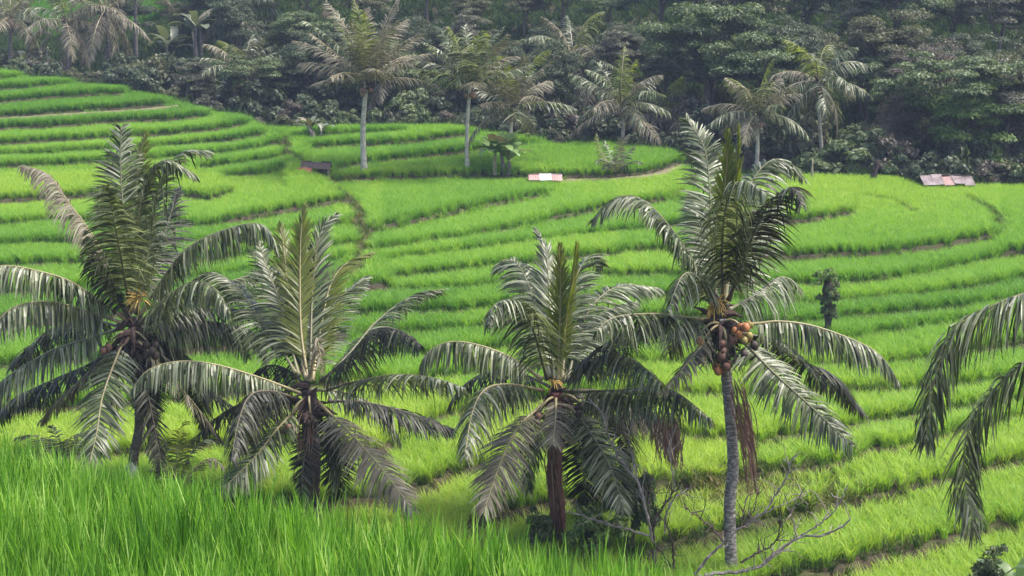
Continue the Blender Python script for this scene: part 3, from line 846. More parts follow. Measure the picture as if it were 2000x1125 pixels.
UP = dict(droop=0.28, fw=12)
near_palm(11, 37.6, (259, 640), 262, 'leftmost near coconut palm with orange flower spray and wide crown', [
    ([(262,610),(267,500),(272,410),(293,335),(330,314),(380,340)], -1, 'p', dict(droop=.45, L=4.2, ll=.85)),
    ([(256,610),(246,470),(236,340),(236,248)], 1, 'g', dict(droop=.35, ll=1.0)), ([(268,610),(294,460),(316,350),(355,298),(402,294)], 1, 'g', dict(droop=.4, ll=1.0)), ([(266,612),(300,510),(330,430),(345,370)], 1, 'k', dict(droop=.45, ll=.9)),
    ([(260,608),(264,450),(270,330),(283,262)], 1, 'y', UP), ([(255,610),(236,500),(220,420),(208,362)], -1, 'g', dict(droop=.5, ll=.9)),
    ([(246,620),(194,483),(132,393),(94,341),(42,322)], 0, 'd', dict(droop=.8, ll=.8)), ([(250,620),(216,560),(184,500),(172,462)], -1, 'k', dict(droop=.9, L=2.5, ll=.6)),
    ([(246,625),(150,557),(85,532),(0,519),(-80,548)], -1, 'p', dict(droop=.9)), ([(244,632),(139,598),(92,589),(37,596),(0,622),(-45,690)], -1, 'p', dict(droop=1.0)),
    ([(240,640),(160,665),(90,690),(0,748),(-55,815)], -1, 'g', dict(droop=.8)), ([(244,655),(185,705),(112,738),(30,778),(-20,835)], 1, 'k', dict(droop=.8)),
    ([(250,648),(226,702),(200,776),(188,850),(170,922)], -1, 'p', dict(droop=.3, L=4.4)),
    ([(270,635),(314,591),(370,552),(415,560),(450,610)], -1, 'g', dict(droop=1.0, L=3.6)), ([(272,620),(302,570),(364,487),(451,445),(515,440),(545,490)], 0, 'g', dict(droop=.9)),
    ([(275,640),(337,640),(397,628),(462,637),(504,656),(522,705)], 1, 'g', dict(droop=1.0)), ([(272,625),(368,588),(460,546),(548,526)], 1, 'g', dict(droop=.6)),
    ([(270,650),(330,672),(372,720),(395,790),(400,850)], 1, 'k', dict(droop=.6)), ([(255,655),(238,690),(225,745)], 1, 'k', dict(droop=.5, L=2.6)),
    ([(240,640),(170,625),(110,640),(60,680),(20,720)], 1, 'k', dict(droop=.8)), ([(265,650),(285,700),(292,760),(300,830)], 1, 'k', dict(droop=.4, L=3.4, ll=.6)),
  ], 'trunk_grey', .115, .10, 34, nuts=[(292, 684, 5, (.16, .14), 'nut_dark', .095), (212, 682, 3, (.1, .1), 'nut_brown', .085)], flowers=[(272, 584, 26, .36)],
  hang=[([(275,700),(285,780),(300,870),(318,940)], 'k', .14, 40), ([(240,660),(245,700),(250,750)], 'k', .3, 40)], fibre=44, skirt=4)

near_palm(12, 36.6, (604, 762), 608, 'near coconut palm with thick dark fibrous trunk, second from the left', [
    ([(602,744),(588,644),(586,527),(588,456),(594,404)], 1, 'y', dict(droop=.15, ll=.75, fw=32)), ([(610,744),(626,644),(646,556),(676,515),(722,494)], 1, 'y', dict(droop=.25, fw=28)),
    ([(606,740),(611,556),(626,456),(654,420)], 1, 'g', dict(droop=.2, fw=30)), ([(584,735),(547,597),(517,509),(503,468),(470,462)], 1, 'g', dict(droop=.45, fw=15)),
    ([(578,730),(541,668),(506,626),(465,562),(423,534),(385,545)], 1, 'g', dict(droop=.55)), ([(598,740),(566,600),(556,500),(548,440)], 1, 'y', dict(droop=.2, fw=30)),
    ([(592,770),(508,738),(416,711),(347,706),(290,722),(258,760)], -1, 'p', dict(droop=.95)), ([(580,779),(529,764),(488,773),(465,826),(452,900)], -1, 'k', dict(droop=.9)),
    ([(592,788),(547,832),(500,890),(432,958)], -1, 'p', dict(droop=.35, L=3.2, ll=.7)), ([(632,744),(682,691),(735,629),(800,580),(862,566)], 1, 'g', dict(droop=.4)),
    ([(628,744),(690,688),(732,644),(781,646),(822,676)], -1, 'k', dict(droop=.9)), ([(640,761),(705,744),(776,732),(846,738),(907,757)], -1, 'g', dict(droop=.6)),
    ([(640,783),(705,785),(776,800),(834,820),(883,840)], 0, 'k', dict(droop=.5, ll=.7)), ([(625,790),(676,838),(729,896),(776,955),(806,998)], -1, 'd', dict(droop=.4, ll=.75)),
    ([(620,800),(640,850),(655,900),(660,975)], 1, 'k', dict(droop=.2, L=2.8, ll=.6)), ([(606,745),(612,690),(618,660),(626,700),(630,730)], -1, 'd', dict(droop=.6, L=1.4, ll=.4, nl=18)),
    ([(590,790),(552,778),(512,808),(470,880)], 1, 'k', dict(droop=.8)), ([(600,745),(650,600),(690,560),(712,540)], 1, 'g', dict(droop=.3)),
    ([(612,800),(600,860),(590,930),(592,985)], -1, 'k', dict(droop=.1, L=2.4, ll=.4)),
  ], 'trunk_dark', .2, .17, 16, nuts=[(560, 838, 5, (.16, .07), 'nut_brown', .075), (606, 822, 3, (.14, .08), 'nut_dark', .085)],
  hang=[([(600,800),(598,870),(596,950),(598,1000)], 'r', .2, 40), ([(640,830),(652,880),(655,960)], 'k', .16, 46)], fibre=26)

near_palm(13, 35.2, (1087, 765), 1090, 'near coconut palm with rusty red trunk, third from the left', [
    ([(1082,745),(1078,675),(1072,557),(1066,487),(1050,452)], 1, 'g', dict(droop=.2, ll=.8, fw=32)), ([(1090,745),(1093,645),(1094,557),(1093,482)], 0, 'y', dict(droop=.12, ll=.6, fw=32)),
    ([(1094,745),(1107,616),(1119,546),(1126,480)], 0, 'y', dict(droop=.12, ll=.6, fw=32)), ([(1098,740),(1113,587),(1131,528),(1154,499),(1178,520)], 1, 'g', dict(droop=.4)),
    ([(1074,738),(1049,610),(1019,528),(990,507),(966,525)], 1, 'g', dict(droop=.5)), ([(1068,740),(1037,633),(1002,590),(967,595),(952,635)], -1, 'g', dict(droop=.7)),
    ([(1108,745),(1137,633),(1172,581),(1219,557),(1286,562)], 1, 'g', dict(droop=.5)), ([(1112,748),(1154,698),(1195,663),(1254,633),(1305,619)], -1, 'k', dict(droop=.7)),
    ([(1112,745),(1160,704),(1207,692),(1254,716),(1292,750)], -1, 'g', dict(droop=.8)), ([(1115,765),(1201,763),(1277,757),(1324,768),(1391,820)], -1, 'g', dict(droop=1.0)),
    ([(1060,742),(996,698),(926,672),(873,669),(832,692),(818,738)], 0, 'p', dict(droop=.95)), ([(1060,763),(996,751),(949,760),(923,804),(907,895)], -1, 'p', dict(droop=.8)),
    ([(1060,790),(1014,833),(978,903),(945,1000)], -1, 'd', dict(droop=.35, L=3.6, ll=.75)), ([(1086,772),(1085,815),(1080,868)], -1, 'd', dict(droop=.5, L=2.2, ll=.6)),
    ([(1105,785),(1148,839),(1190,909),(1220,1000)], -1, 'g', dict(droop=.35, L=3.8)), ([(1110,780),(1165,796),(1205,820),(1226,880),(1230,940)], 1, 'k', dict(droop=.5)),
    ([(1105,790),(1128,850),(1140,930),(1145,1000)], 1, 'k', dict(droop=.2, L=3.4)), ([(1110,775),(1180,780),(1250,800),(1300,850),(1320,900)], 1, 'd', dict(droop=.9)),
    ([(1080,745),(1060,650),(1035,560),(1025,520)], 1, 'g', dict(droop=.4)), ([(1100,745),(1150,640),(1200,600),(1240,590)], 1, 'g', dict(droop=.6)),
  ], 'trunk_red', .18, .16, 14, nuts=[(1136, 800, 3, (.12, .1), 'nut_dark', .09), (1050, 820, 2, (.06, .08), 'nut_brown', .08)], flowers=[(1082, 745, 10, .25)],
  hang=[([(1080,840),(1082,900),(1085,980),(1092,1040)], 'r', .16, 60), ([(1300,800),(1308,860),(1312,930)], 'r', .3, 90)], fibre=34)

near_palm(14, 33.6, (1408, 622), 1434, 'tallest near coconut palm with slim grey trunk and orange coconuts', [
    ([(1400,600),(1390,462),(1384,341),(1372,280),(1340,232)], 1, 'g', dict(droop=.3)), ([(1410,595),(1414,401),(1420,311),(1421,262)], 0, 'y', dict(droop=.12, ll=.6, fw=32)),
    ([(1414,595),(1432,401),(1441,311),(1442,250)], 0, 'y', dict(droop=.12, ll=.6, fw=32)), ([(1416,590),(1450,401),(1487,329),(1529,311),(1568,345)], 1, 'g', dict(droop=.6)),
    ([(1424,585),(1475,450),(1505,395),(1547,365),(1565,400)], -1, 'k', dict(droop=.6)), ([(1412,590),(1411,474),(1422,390),(1456,352),(1496,378)], -1, 'g', dict(droop=.9, L=4.6)),
    ([(1395,595),(1354,510),(1299,432),(1251,389),(1203,389),(1158,428)], 0, 'g', dict(droop=.6)), ([(1396,600),(1360,540),(1332,540),(1305,605)], -1, 'g', dict(droop=.8, L=3.0)),
    ([(1385,625),(1348,621),(1281,613),(1203,619),(1165,645)], -1, 'p', dict(droop=.8)), ([(1424,605),(1493,565),(1529,540),(1562,562)], 1, 'g', dict(droop=.9)),
    ([(1430,635),(1480,632),(1523,628),(1589,637),(1674,667),(1722,697),(1755,745)], 0, 'p', dict(droop=.95)), ([(1430,645),(1469,655),(1517,667),(1553,704),(1614,728),(1688,808)], 1, 'k', dict(droop=.6)),
    ([(1428,650),(1456,672),(1517,734),(1577,788),(1664,870)], -1, 'g', dict(droop=.55)), ([(1395,645),(1372,673),(1311,746),(1284,766)], -1, 'd', dict(droop=.5, L=2.2, ll=.5)),
    ([(1395,630),(1370,625),(1330,640),(1305,690)], 1, 'd', dict(droop=.8, L=2.6)), 
    ([(1406,598),(1380,480),(1360,420),(1352,380)], 1, 'g', dict(droop=.35)), ([(1416,598),(1462,480),(1498,420),(1520,400)], 1, 'g', dict(droop=.4)),
  ], 'trunk_pale', .125, .115, 46, nuts=[(1449, 650, 9, (.24, .17), 'nut_orange', .088), (1421, 700, 11, (.24, .34), 'nut_brown', .085), (1462, 686, 4, (.14, .14), 'nut_dark', .085), (1366, 690, 4, (.12, .2), 'nut_dark', .08), (1366, 664, 1, (.01, .01), 'nut_orange', .085)],
  flowers=[(1394, 604, 26, .28), (1404, 590, 14, .3)],
  hang=[([(1434,740),(1450,810),(1462,870),(1474,990)], 'r', .16, 80), ([(1385,640),(1390,700),(1392,740)], 'k', .2, 40), ([(1420,650),(1425,700),(1428,745)], 'k', .3, 40)], fibre=64, skirt=0, extra=0)

near_palm(15, 28.5, (2235, 660), 2250, 'coconut palm at the right edge of which only two drooping fronds show', [
    ([(2235,645),(2120,572),(2040,566),(1990,577),(1930,602),(1868,642),(1828,730),(1806,868)], 0, 'p', dict(droop=.75, ll=1.15, nl=140, w=.04, twist=.1, twist1=1.5)),
    ([(2235,670),(2120,662),(2030,690),(1960,742),(1902,815),(1882,905),(1902,1035)], -1, 'g', dict(droop=.55, ll=1.2, nl=140, w=.04, L=5.2, twist=.35, twist1=1.3)),
    ([(2235,640),(2220,480),(2190,340),(2150,280)], 1, 'g', UP), ([(2240,640),(2290,500),(2370,420),(2440,430)], 1, 'g', {}), ([(2240,650),(2340,620),(2440,660),(2500,760)], -1, 'g', {}),
    ([(2240,670),(2310,740),(2350,840),(2370,960)], -1, 'g', {}), ([(2230,670),(2190,760),(2160,880),(2150,980)], 1, 'k', {}),
  ], 'trunk_grey', .15, .13, 30, base_v=1200, extra=0, skirt=0)

# pale sack-like wrapping at the foot of the first palm
def lump(name, c, r, mat, seed, label, cat, parent=None):
    rg = np.random.RandomState(seed); mb = MB(); V = []; F = []
    R_, S_ = 8, 14
    for i in range(R_ + 1):
        th = math.pi * i / R_
        for j in range(S_):
            ph = 2 * math.pi * j / S_
            f = 1 + .25 * math.sin(3 * ph + 3 * th + seed) + .14 * rg.randn()
            V.append((r[0] * f * math.sin(th) * math.cos(ph), r[1] * f * math.sin(th) * math.sin(ph), r[2] * f * math.cos(th)))
    for i in range(R_):
        for j in range(S_):
            F.append((i * S_ + j, (i + 1) * S_ + j, (i + 1) * S_ + (j + 1) % S_, i * S_ + (j + 1) % S_))
    mb.add(V, F)
    o = mb.build(name, mat, parent, True); o.location = [float(x) for x in c]
    return tag(o, label, cat) if label else o
sk = P(256, 925, 37.0)
lump('pale_bundle', (sk[0], sk[1], sk[2] - .1), (.16, .13, .3), 'sack', 4, 'pale whitish bundle against the trunk foot of the leftmost near palm', 'bundle')

# ------------------------------------------------------------------ young palm low between the first two near palms
def small_palm(name, base, seed, specs, label, cat, Y0, group=None, kinds='g', n=None):
    rg = np.random.RandomState(seed)
    root = thing(name, base, label, cat, group)
    for (pts, sign, kind, L) in specs:
        path, LL = px_path(pts, Y0, sign, L, 24)
        add_frond(root, base, path, LL, kind, rg, False, r0=.02, nl=max(16, int(LL * 16)), ll=.16 + .16 * LL, droop=.4, segs=3, start=.1)
    sb = MB(); pp, _ = spline([base - [0, 0, .1], base + [0, 0, .2], base + [0.02, 0, .45]], 6)
    sb.tube(pp, np.linspace(.12, .05, 6), 7); sb.build('stem', 'fibre', root, True, origin=base)
    return root
b = spot(338, 1000, 37.9)
bv = 1010
small_palm('young_palm', b, 5, [([(338,960),(325,900),(310,860),(300,848)], 1, 'g', 1.6), ([(340,960),(345,890),(350,845),(362,822)], -1, 'y', 1.8), ([(340,960),(370,890),(400,860),(430,862)], 1, 'g', 1.8),
    ([(342,965),(385,910),(415,895),(440,915)], -1, 'd', 1.7), ([(336,965),(310,925),(292,915)], -1, 'k', 1.3), ([(340,955),(360,880),(385,850)], 1, 'y', 1.6)], 'short young palm sprouting between the two leftmost near palms', 'palm tree', 37.2)
b = spot(110, 1000, 38.2)
small_palm('young_palm', b, 6, [([(120,930),(90,870),(60,850),(30,855)], 1, 'd', 2.0), ([(120,930),(130,870),(150,848),(180,850)], -1, 'd', 1.9), ([(118,930),(110,860),(100,830)], 1, 'k', 1.8)], 'low withered palm half hidden by the rice at the left edge', 'palm tree', 38.2)

# ------------------------------------------------------------------ far palms
def far_palm(seed, base, crown, label, n=18, L=4.6, elmin=-.35, elmax=1.45, dry=.2, r=.16, mat='trunk_far', kinds='g', droop=.6, curl=(0.7, 1.5), low=2, group='coconut palms beyond the back terraces'):
    rg = np.random.RandomState(seed)
    root = thing('coconut_palm', base, label, 'palm tree', group)
    mid = base * .5 + crown * .5 + np.array([rg.uniform(-.15, .15), 0, 0])
    trunk_mesh([base - [0, 0, .2], mid, crown], r, r * .62, 14, rg, 1.6, 9).build('trunk', mat, root, True, origin=base)
    for k in range(n):
        q = (k + .5) / n
        el = elmax - (elmax - elmin) * q ** 1.1 + rg.uniform(-.1, .1)
        az = k * 2.39996 + rg.uniform(-.25, .25) + seed
        kd = 'd' if rg.uniform() < dry * (0.5 + q) else ('y' if q < .12 else kinds)
        if k >= n - low: kd = 'd'
        path = arc_path(crown, az, el, L * rg.uniform(.85, 1.08), rg.uniform(*curl))
        add_frond(root, base, path, L, kd, rg, False, r0=.04, nl=44, ll=.9, droop=droop, w=.06, segs=3, twist=rg.uniform(-.4, .4), twist1=rg.uniform(-.9, .9), gap=.08)
    hb = MB()
    for k in range(9):
        az = rg.uniform(0, 6.283); el = rg.uniform(-.6, .9); d = np.array([math.cos(az) * math.cos(el), math.sin(az) * math.cos(el), math.sin(el)])
        s0 = crown + [0, 0, rg.uniform(-.5, .1)]
        hb.tube(np.array([s0, s0 + d * .25, s0 + d * .5 - [0, 0, .05]]), [.1, .07, .03], 5)
    hb.build('crown_heart', 'fibre', root, False, origin=base)
    for k in range(rg.randint(2, 6)):
        mb = MB(); ico(mb, (0, 0, 0), .13, 1, 1.15, seg=8, rings=5)
        o = mb.build('coconut', 'nut_brown', root, True)
        az = rg.uniform(3.3, 6.1); o.location = [float(x) for x in (crown - base + np.array([math.cos(az) * .32, math.sin(az) * .32, -.45 - rg.uniform(0, .25)]))]
    return root
def fp(seed, ub, vb, uc, vc, label, Y=None, **kw):
    b = spot(ub, vb, Y)
    c = P(uc, vc, b[1])
    return far_palm(seed, b, c, label, **kw)
fp(21, 712, 338, 716, 158, 'tall far palm with whitish trunk and the broadest upswept crown', n=30, L=4.4, elmin=.12, dry=.75, low=2, droop=.38, curl=(.15, .75), r=.17)
fp(22, 913, 336, 918, 165, 'far palm with thin grey trunk left of the banana clump', n=20, L=3.6, elmin=.2, dry=.25, r=.13, curl=(.2, .8), low=1, droop=.4)
fp(23, 994, 318, 999, 208, 'far palm rising directly out of the banana clump', n=19, L=3.5, elmin=-.25, dry=.4, r=.14, curl=(.3, 1.0), droop=.45)
fp(24, 1212, 300, 1212, 205, 'far palm above the dry bush on the back terrace', n=17, L=3.4, elmin=-.5, dry=.25, r=.13, Y=95, curl=(.4, 1.2))
fp(25, 1474, 315, 1478, 222, 'pale-trunked far palm just right of the tallest near palm', n=16, L=3.0, elmin=-.2, dry=.3, r=.13, Y=88, curl=(.4, 1.2))
fp(26, 1612, 300, 1598, 160, 'dark far palm with arching crown in front of the right wood', n=17, L=3.5, elmin=-.9, dry=.1, r=.13, Y=90.5, curl=(.9, 1.7))
fp(27, 744, 245, 748, 165, 'slim palm half hidden behind the broadest far palm', n=15, L=4.0, elmin=-.4, dry=.25, mat='trunk_grey', Y=106)
fp(28, 478, 222, 476, 150, 'low dusky palm at the end of the left terraces', n=15, L=3.4, elmin=.3, dry=.3, mat='trunk_grey', Y=108)
fp(29, 130, 140, 128, 40, 'dry grey palm in the left wood nearest the top terrace', n=16, L=4.4, elmin=-1.0, dry=.7, mat='trunk_grey', Y=117)
fp(30, 215, 150, 205, 20, 'dry grey palm with hanging skirt left of the dark round bushes', n=18, L=4.6, elmin=-1.2, dry=.8, mat='trunk_grey', Y=118)
fp(31, 20, 130, 22, 35, 'dusky palm at the far upper left corner', n=14, L=4.0, elmin=-.6, dry=.3, mat='trunk_grey', Y=120)
fp(32, 1120, 255, 1120, 120, 'dim palm in the wood behind the centre terraces', n=16, L=4.2, elmin=-.5, dry=.35, mat='trunk_grey', Y=106)
fp(33, 268, 160, 266, -30, 'slender pale trunk of a palm crossing the far green patch', n=12, L=3.8, mat='trunk_grey', Y=124)
fp(34, 1290, 280, 1300, 225, 'low dry palm right of the dry bush palm', n=13, L=3.0, elmin=-.5, dry=.6, mat='trunk_grey', Y=100)
fp(35, 470, 200, 468, 25, 'dim palm in the wood above the left terraces', n=15, L=4.2, elmin=-.5, dry=.3, mat='trunk_grey', Y=122)

# ------------------------------------------------------------------ banana plants
def banana(seed, base, label, n=10, L=2.2, mat='banana', h=1.3, group=None, name='banana_plant', cat='banana plant'):
    rg = np.random.RandomState(seed)
    root = thing(name, base, label, cat, group)
    for c in range(3):
        o_ = np.array([rg.uniform(-.5, .5), rg.uniform(-.3, .3), 0]) * (c > 0)
        hh = h * rg.uniform(.6, 1.1)
        sb = MB(); pp, _ = spline([base + o_ - [0, 0, .15], base + o_ + [rg.uniform(-.1, .1), 0, hh * .6], base + o_ + [rg.uniform(-.2, .2), 0, hh]], 7)
        sb.tube(pp, np.linspace(.16, .08, 7), 8); sb.build('stem', 'wood_pale' if rg.uniform() < .3 else 'trunk_grey', root, True, origin=base)
        top = pp[-1]
        for k in range(max(3, n // 3)):
            az = k * 2.4 + rg.uniform(-.4, .4) + c; el = rg.uniform(.5, 1.35)
            path = arc_path(top, az, el, L * rg.uniform(.7, 1.1), rg.uniform(.7, 1.9), 12)
            T = np.gradient(path, axis=0); T /= np.linalg.norm(T, axis=1)[:, None]
            S = np.array([-math.sin(az), math.cos(az), 0])
            wv = np.interp(np.linspace(0, 1, 12), [0, .15, .25, .6, .9, 1], [.02, .03, .22, .27, .18, .02]) * L / 2.0
            V = []; F = []
            for i in range(12):
                N = np.cross(T[i], S); N = N if N[2] > 0 else -N
                jag = 1 + .12 * rg.randn()
                V += [path[i] - S * wv[i] * jag + N * wv[i] * .25, path[i], path[i] + S * wv[i] * jag + N * wv[i] * .25]
            for i in range(11):
                F += [(3 * i, 3 * i + 1, 3 * i + 4, 3 * i + 3), (3 * i + 1, 3 * i + 2, 3 * i + 5, 3 * i + 4)]
            mb = MB(); mb.add(V, F)
            mb.build('leaf', 'frond_dry' if rg.uniform() < .12 else mat, root, True, origin=base)
    return root
banana(41, spot(985, 338), 'bright green banana clump below the far palms', 30, 1.9, 'banana', 1.1)
banana(42, spot(612, 262), 'small grey-green leafy clump beside the path on the back terraces', 13, 1.3, 'banana_grey', .6)
banana(43, spot(325, 110, 122), 'grey banana plant in the left wood below the far green patch', 12, 2.4, 'banana_grey', 1.6)
banana(44, spot(395, 150, 120), 'pale banana plant in the left wood right of the far green patch', 12, 2.6, 'banana_grey', 2.2)
banana(45, spot(555, 215, 112), 'banana plant with pale upright leaf in the wood left of the broadest far palm', 10, 2.4, 'banana_grey', 1.6)
banana(46, spot(60, 120, 119), 'grey banana plant above the top left terrace', 10, 2.0, 'banana_grey', 1.2)
banana(47, spot(1535, 318, 93), 'dim broad-leaved clump right of the pale-trunked far palm', 14, 2.0, 'banana_grey', .8)

# dry bush below the far palm on the back terrace
b = spot(1200, 338)
small_palm('dry_bush', b, 9, [([(1200,335),(1190,300),(1180,275)], 1, 'g', 2.2), ([(1203,335),(1208,300),(1210,268)], -1, 'd', 2.2), ([(1205,335),(1225,300),(1240,285)], 1, 'k', 2.0), ([(1205,335),(1235,315),(1255,318)], -1, 'k', 1.8),
    ([(1198,335),(1175,310),(1163,318)], -1, 'g', 1.9), ([(1198,335),(1172,290),(1165,262)], 1, 'y', 2.3), ([(1202,335),(1215,280),(1228,262)], 1, 'd', 2.2), ([(1200,335),(1190,318),(1176,330)], -1, 'k', 1.5)], 'dry spiky bush with grey leaves on the back terrace', 'bush', b[1] - .2)
# ------------------------------------------------------------------ broadleaf trees and shrubs
def crown_mesh(name, mat, seed, R, nclump, nleaf, leaf, flat=.7, hollow=.55):
    rg = np.random.RandomState(seed)
    cs = []
    V = []
    for c in range(nclump):
        d = rg.randn(3); d /= np.linalg.norm(d)
        if d[2] < -.35: d[2] *= -.6
        rr = rg.uniform(hollow, 1.0)
        cen = d * rr * np.array(R) * (1 + .15 * rg.randn())
        cr = rg.uniform(.16, .34) * (R[0] + R[2]) / 2
        cs.append(cen)
        n = int(nleaf * rg.uniform(.6, 1.4) * (cr / (.25 * (R[0] + R[2]) / 2)) ** 1.6)
        q = rg.randn(n, 3); q /= np.linalg.norm(q, axis=1)[:, None]
        q[:, 2] = np.where(q[:, 2] < -.2, -q[:, 2] * .6, q[:, 2])
        pos = cen + q * cr * rg.uniform(.55, 1.08, (n, 1)) * np.array([1.1, 1.1, flat])
        nor = q * .7 + rg.randn(n, 3) * .55 + np.array([0, 0, .55]); nor /= np.linalg.norm(nor, axis=1)[:, None]
        ref = rg.randn(n, 3); a = np.cross(nor, ref); a /= np.linalg.norm(a, axis=1)[:, None] + 1e-9
        b_ = np.cross(nor, a)
        s = leaf * rg.uniform(.6, 1.35, (n, 1))
        dr = nor * s * .3
        quad = np.stack([pos - a * s, pos - b_ * s * .5 + dr, pos + a * s, pos + b_ * s * .5 + dr], 1)
        V.append(quad.reshape(-1, 3))
    V = np.concatenate(V); n = len(V) // 4
    me = bpy.data.meshes.new(name)
    me.vertices.add(len(V)); me.vertices.foreach_set('co', V.astype(np.float32).ravel())
    me.loops.add(len(V)); me.loops.foreach_set('vertex_index', np.arange(len(V), dtype=np.int32))
    me.polygons.add(n); me.polygons.foreach_set('loop_start', np.arange(0, len(V), 4, dtype=np.int32))
    me.update(calc_edges=True)
    me.materials.append(M[mat])
    return me, np.array(cs)

def tree_proto(seed, mat, R, hz, nclump, nleaf, leaf, flat, rt, bark='bark'):
    me, cs = crown_mesh('crown', mat, seed, R, nclump, nleaf, leaf, flat)
    rg = np.random.RandomState(seed + 500)
    mb = MB()
    tp = np.array([rg.uniform(-.3, .3), rg.uniform(-.3, .3), hz])
    pth, _ = spline([(0, 0, -.4), (rg.uniform(-.2, .2), 0, hz * .45), tp], 10)
    mb.tube(pth, np.linspace(rt, rt * .55, 10) * (1 + .5 * np.exp(-np.linspace(0, 6, 10))), 8)
    for c in cs[rg.permutation(len(cs))[:9]]:
        e = c + np.array([0, 0, hz]); s = pth[rg.randint(5, 10)]
        pp, _ = spline([s, (s + e) / 2 + [0, 0, -.15 * hz * .3], e], 7)
        mb.tube(pp, np.linspace(rt * .4, rt * .08, 7), 5, False)
    return me, mb.mesh('trunk', bark, True), hz

PROTO = {
 'broad': tree_proto(1, 'leaf_mid', (3.2, 3.0, 2.6), 4.2, 46, 411, 0.094, .6, .2),
 'layer': tree_proto(2, 'leaf_mid', (3.4, 3.2, 2.9), 4.6, 34, 448, 0.098, .38, .2),
 'tall': tree_proto(3, 'leaf_dark', (2.6, 2.6, 4.0), 5.2, 52, 374, 0.089, .75, .22),
 'dark': tree_proto(4, 'leaf_dark', (3.6, 3.4, 3.0), 4.4, 50, 411, 0.098, .6, .24),
 'bright': tree_proto(5, 'leaf_bright', (2.3, 2.2, 3.0), 3.6, 40, 374, 0.085, .6, .16),
 'olive': tree_proto(6, 'leaf_olive', (3.0, 3.0, 2.8), 4.2, 44, 374, 0.089, .6, .2),
 'grey': tree_proto(7, 'leaf_grey', (2.8, 2.8, 3.0), 4.4, 40, 336, 0.089, .5, .18),
 'brown': tree_proto(8, 'leaf_brown', (2.4, 2.4, 3.8), 4.6, 44, 299, 0.076, .9, .18),
}
def tree(kind, base, s, label, group, rz=0, sz=1.0, name='broadleaf_tree'):
    cm, tm, hz = PROTO[kind]
    root = thing(name, base, label, 'tree', group)
    root.scale = (s, s, s * sz); root.rotation_euler = (0, 0, rz)
    c = bpy.data.objects.new('crown', cm); COL.objects.link(c); c.parent = root; c.location = (0, 0, hz)
    t = bpy.data.objects.new('trunk', tm); COL.objects.link(t); t.parent = root
    return root
def tree_at(kind, u, vtop, Y, label, group=None, sz=1.0, wide=None, rz=None):
    """tree standing on the ground at depth Y under picture column u, its top at picture row vtop"""
    X = Y * float(px_a(u, 200)); base = np.array([X, Y, ground(X, Y)])
    cm, tm, hz = PROTO[kind]
    top = P(u, vtop, Y)[2]
    ext = {'broad': 7.1, 'layer': 7.6, 'tall': 9.6, 'dark': 7.8, 'bright': 6.9, 'olive': 7.2, 'grey': 7.6, 'brown': 8.7}[kind]
    hgt = max(2.0, top - base[2])
    s = hgt / ext
    if wide: s2 = wide
    else: s2 = max(s, .6)
    r = tree(kind, base, 1.0, label, group, rz if rz is not None else (u * .37) % 6.28)
    r.scale = (s2, s2, s)
    return r

# single trees that can be told apart in the front of the wood
G1 = 'single trees at the front edge of the wood'
for args in (
  ('layer', 1390, 120, 104, 'tree with pale layered foliage behind the tallest near palm'),
  ('broad', 1300, 110, 106, 'rounded green tree left of the layered tree behind the tallest near palm'),
  ('layer', 1470, 30, 110, 'tall layered tree above the pale-trunked far palm'),
  ('bright', 1885, 118, 89, 'bright green leafy tree above the rusty hut roof at the right'),
  ('brown', 1815, 60, 94, 'brown vine-choked tree left of the bright tree at the right'),
  ('brown', 1760, 170, 91, 'short brown thicket tree above the rusty hut roof'),
  ('grey', 1965, 110, 91, 'grey-green tree at the right edge of the wood'),
  ('broad', 1690, 90, 100, 'full green tree right of the dark arching far palm'),
  ('dark', 1540, 100, 110, 'dark tree behind the dark arching far palm'),
  ('olive', 1180, 90, 112, 'olive tree behind the dim palm of the centre wood'),
  ('olive', 350, 118, 116, 'small olive tree above the round bushes on the left'),
  ('grey', 860, 60, 110, 'grey-leaved tree between the two tall far palms'),
  ('dark', 640, 60, 111, 'dark tree behind the left side of the broadest far palm'),
  ('tall', 1050, 40, 108, 'tall dark tree behind the banana clump palm'),
  ('dark', 560, 90, 118, 'dark tree in the shaded hollow above the left terraces')):
    tree_at(args[0], args[1], args[2], args[3], args[4], G1)

# the rest of the wood: trees that nothing in the picture tells apart
rg = np.random.RandomState(71)
kinds = ['broad', 'dark', 'tall', 'olive', 'layer', 'dark', 'grey', 'tall']
LOOK = {'broad': 'rounded green tree', 'dark': 'wide dark tree', 'tall': 'narrow dark tree', 'olive': 'olive tree', 'layer': 'layered green tree', 'grey': 'grey-leaved tree'}
ROWN = [' at the front of the wood', ' one row into the wood', ' deep in the wood', ' high in the wood', ' at the top of the wood']
ZONE = [' above the left terraces', ' behind the broadest far palm', ' behind the banana clump', ' behind the dry spiky bush', ' behind the dark arching palm', ' at the right edge']
for row, (dy, step, v0, v1) in enumerate(((7, 105, 20, 150), (15, 120, -40, 70), (25, 90, -110, -10), (38, 100, -170, -60), (55, 120, -250, -120))):
    u = -260 + rg.uniform(0, 60)
    while u < 2300:
        Yend = float(np.interp(px_a(u, 250), A_GRID, D_END))
        if not (u < 390 and row > 0):
            Y = Yend + dy + rg.uniform(-2.5, 2.5) + (7 if (row == 0 and 1080 < u < 1730) else 0)
            lf = u < 560
            k = kinds[rg.randint(len(kinds))]
            if not (lf and u < 390):
                tree_at(k, u, rg.uniform(v0, v1), Y, LOOK[k] + ROWN[row] + ZONE[int(np.searchsorted([520, 800, 1130, 1450, 1720], u))], 'trees massed in the wood', rz=rg.uniform(0, 6.28))
        u += step * rg.uniform(.7, 1.3)
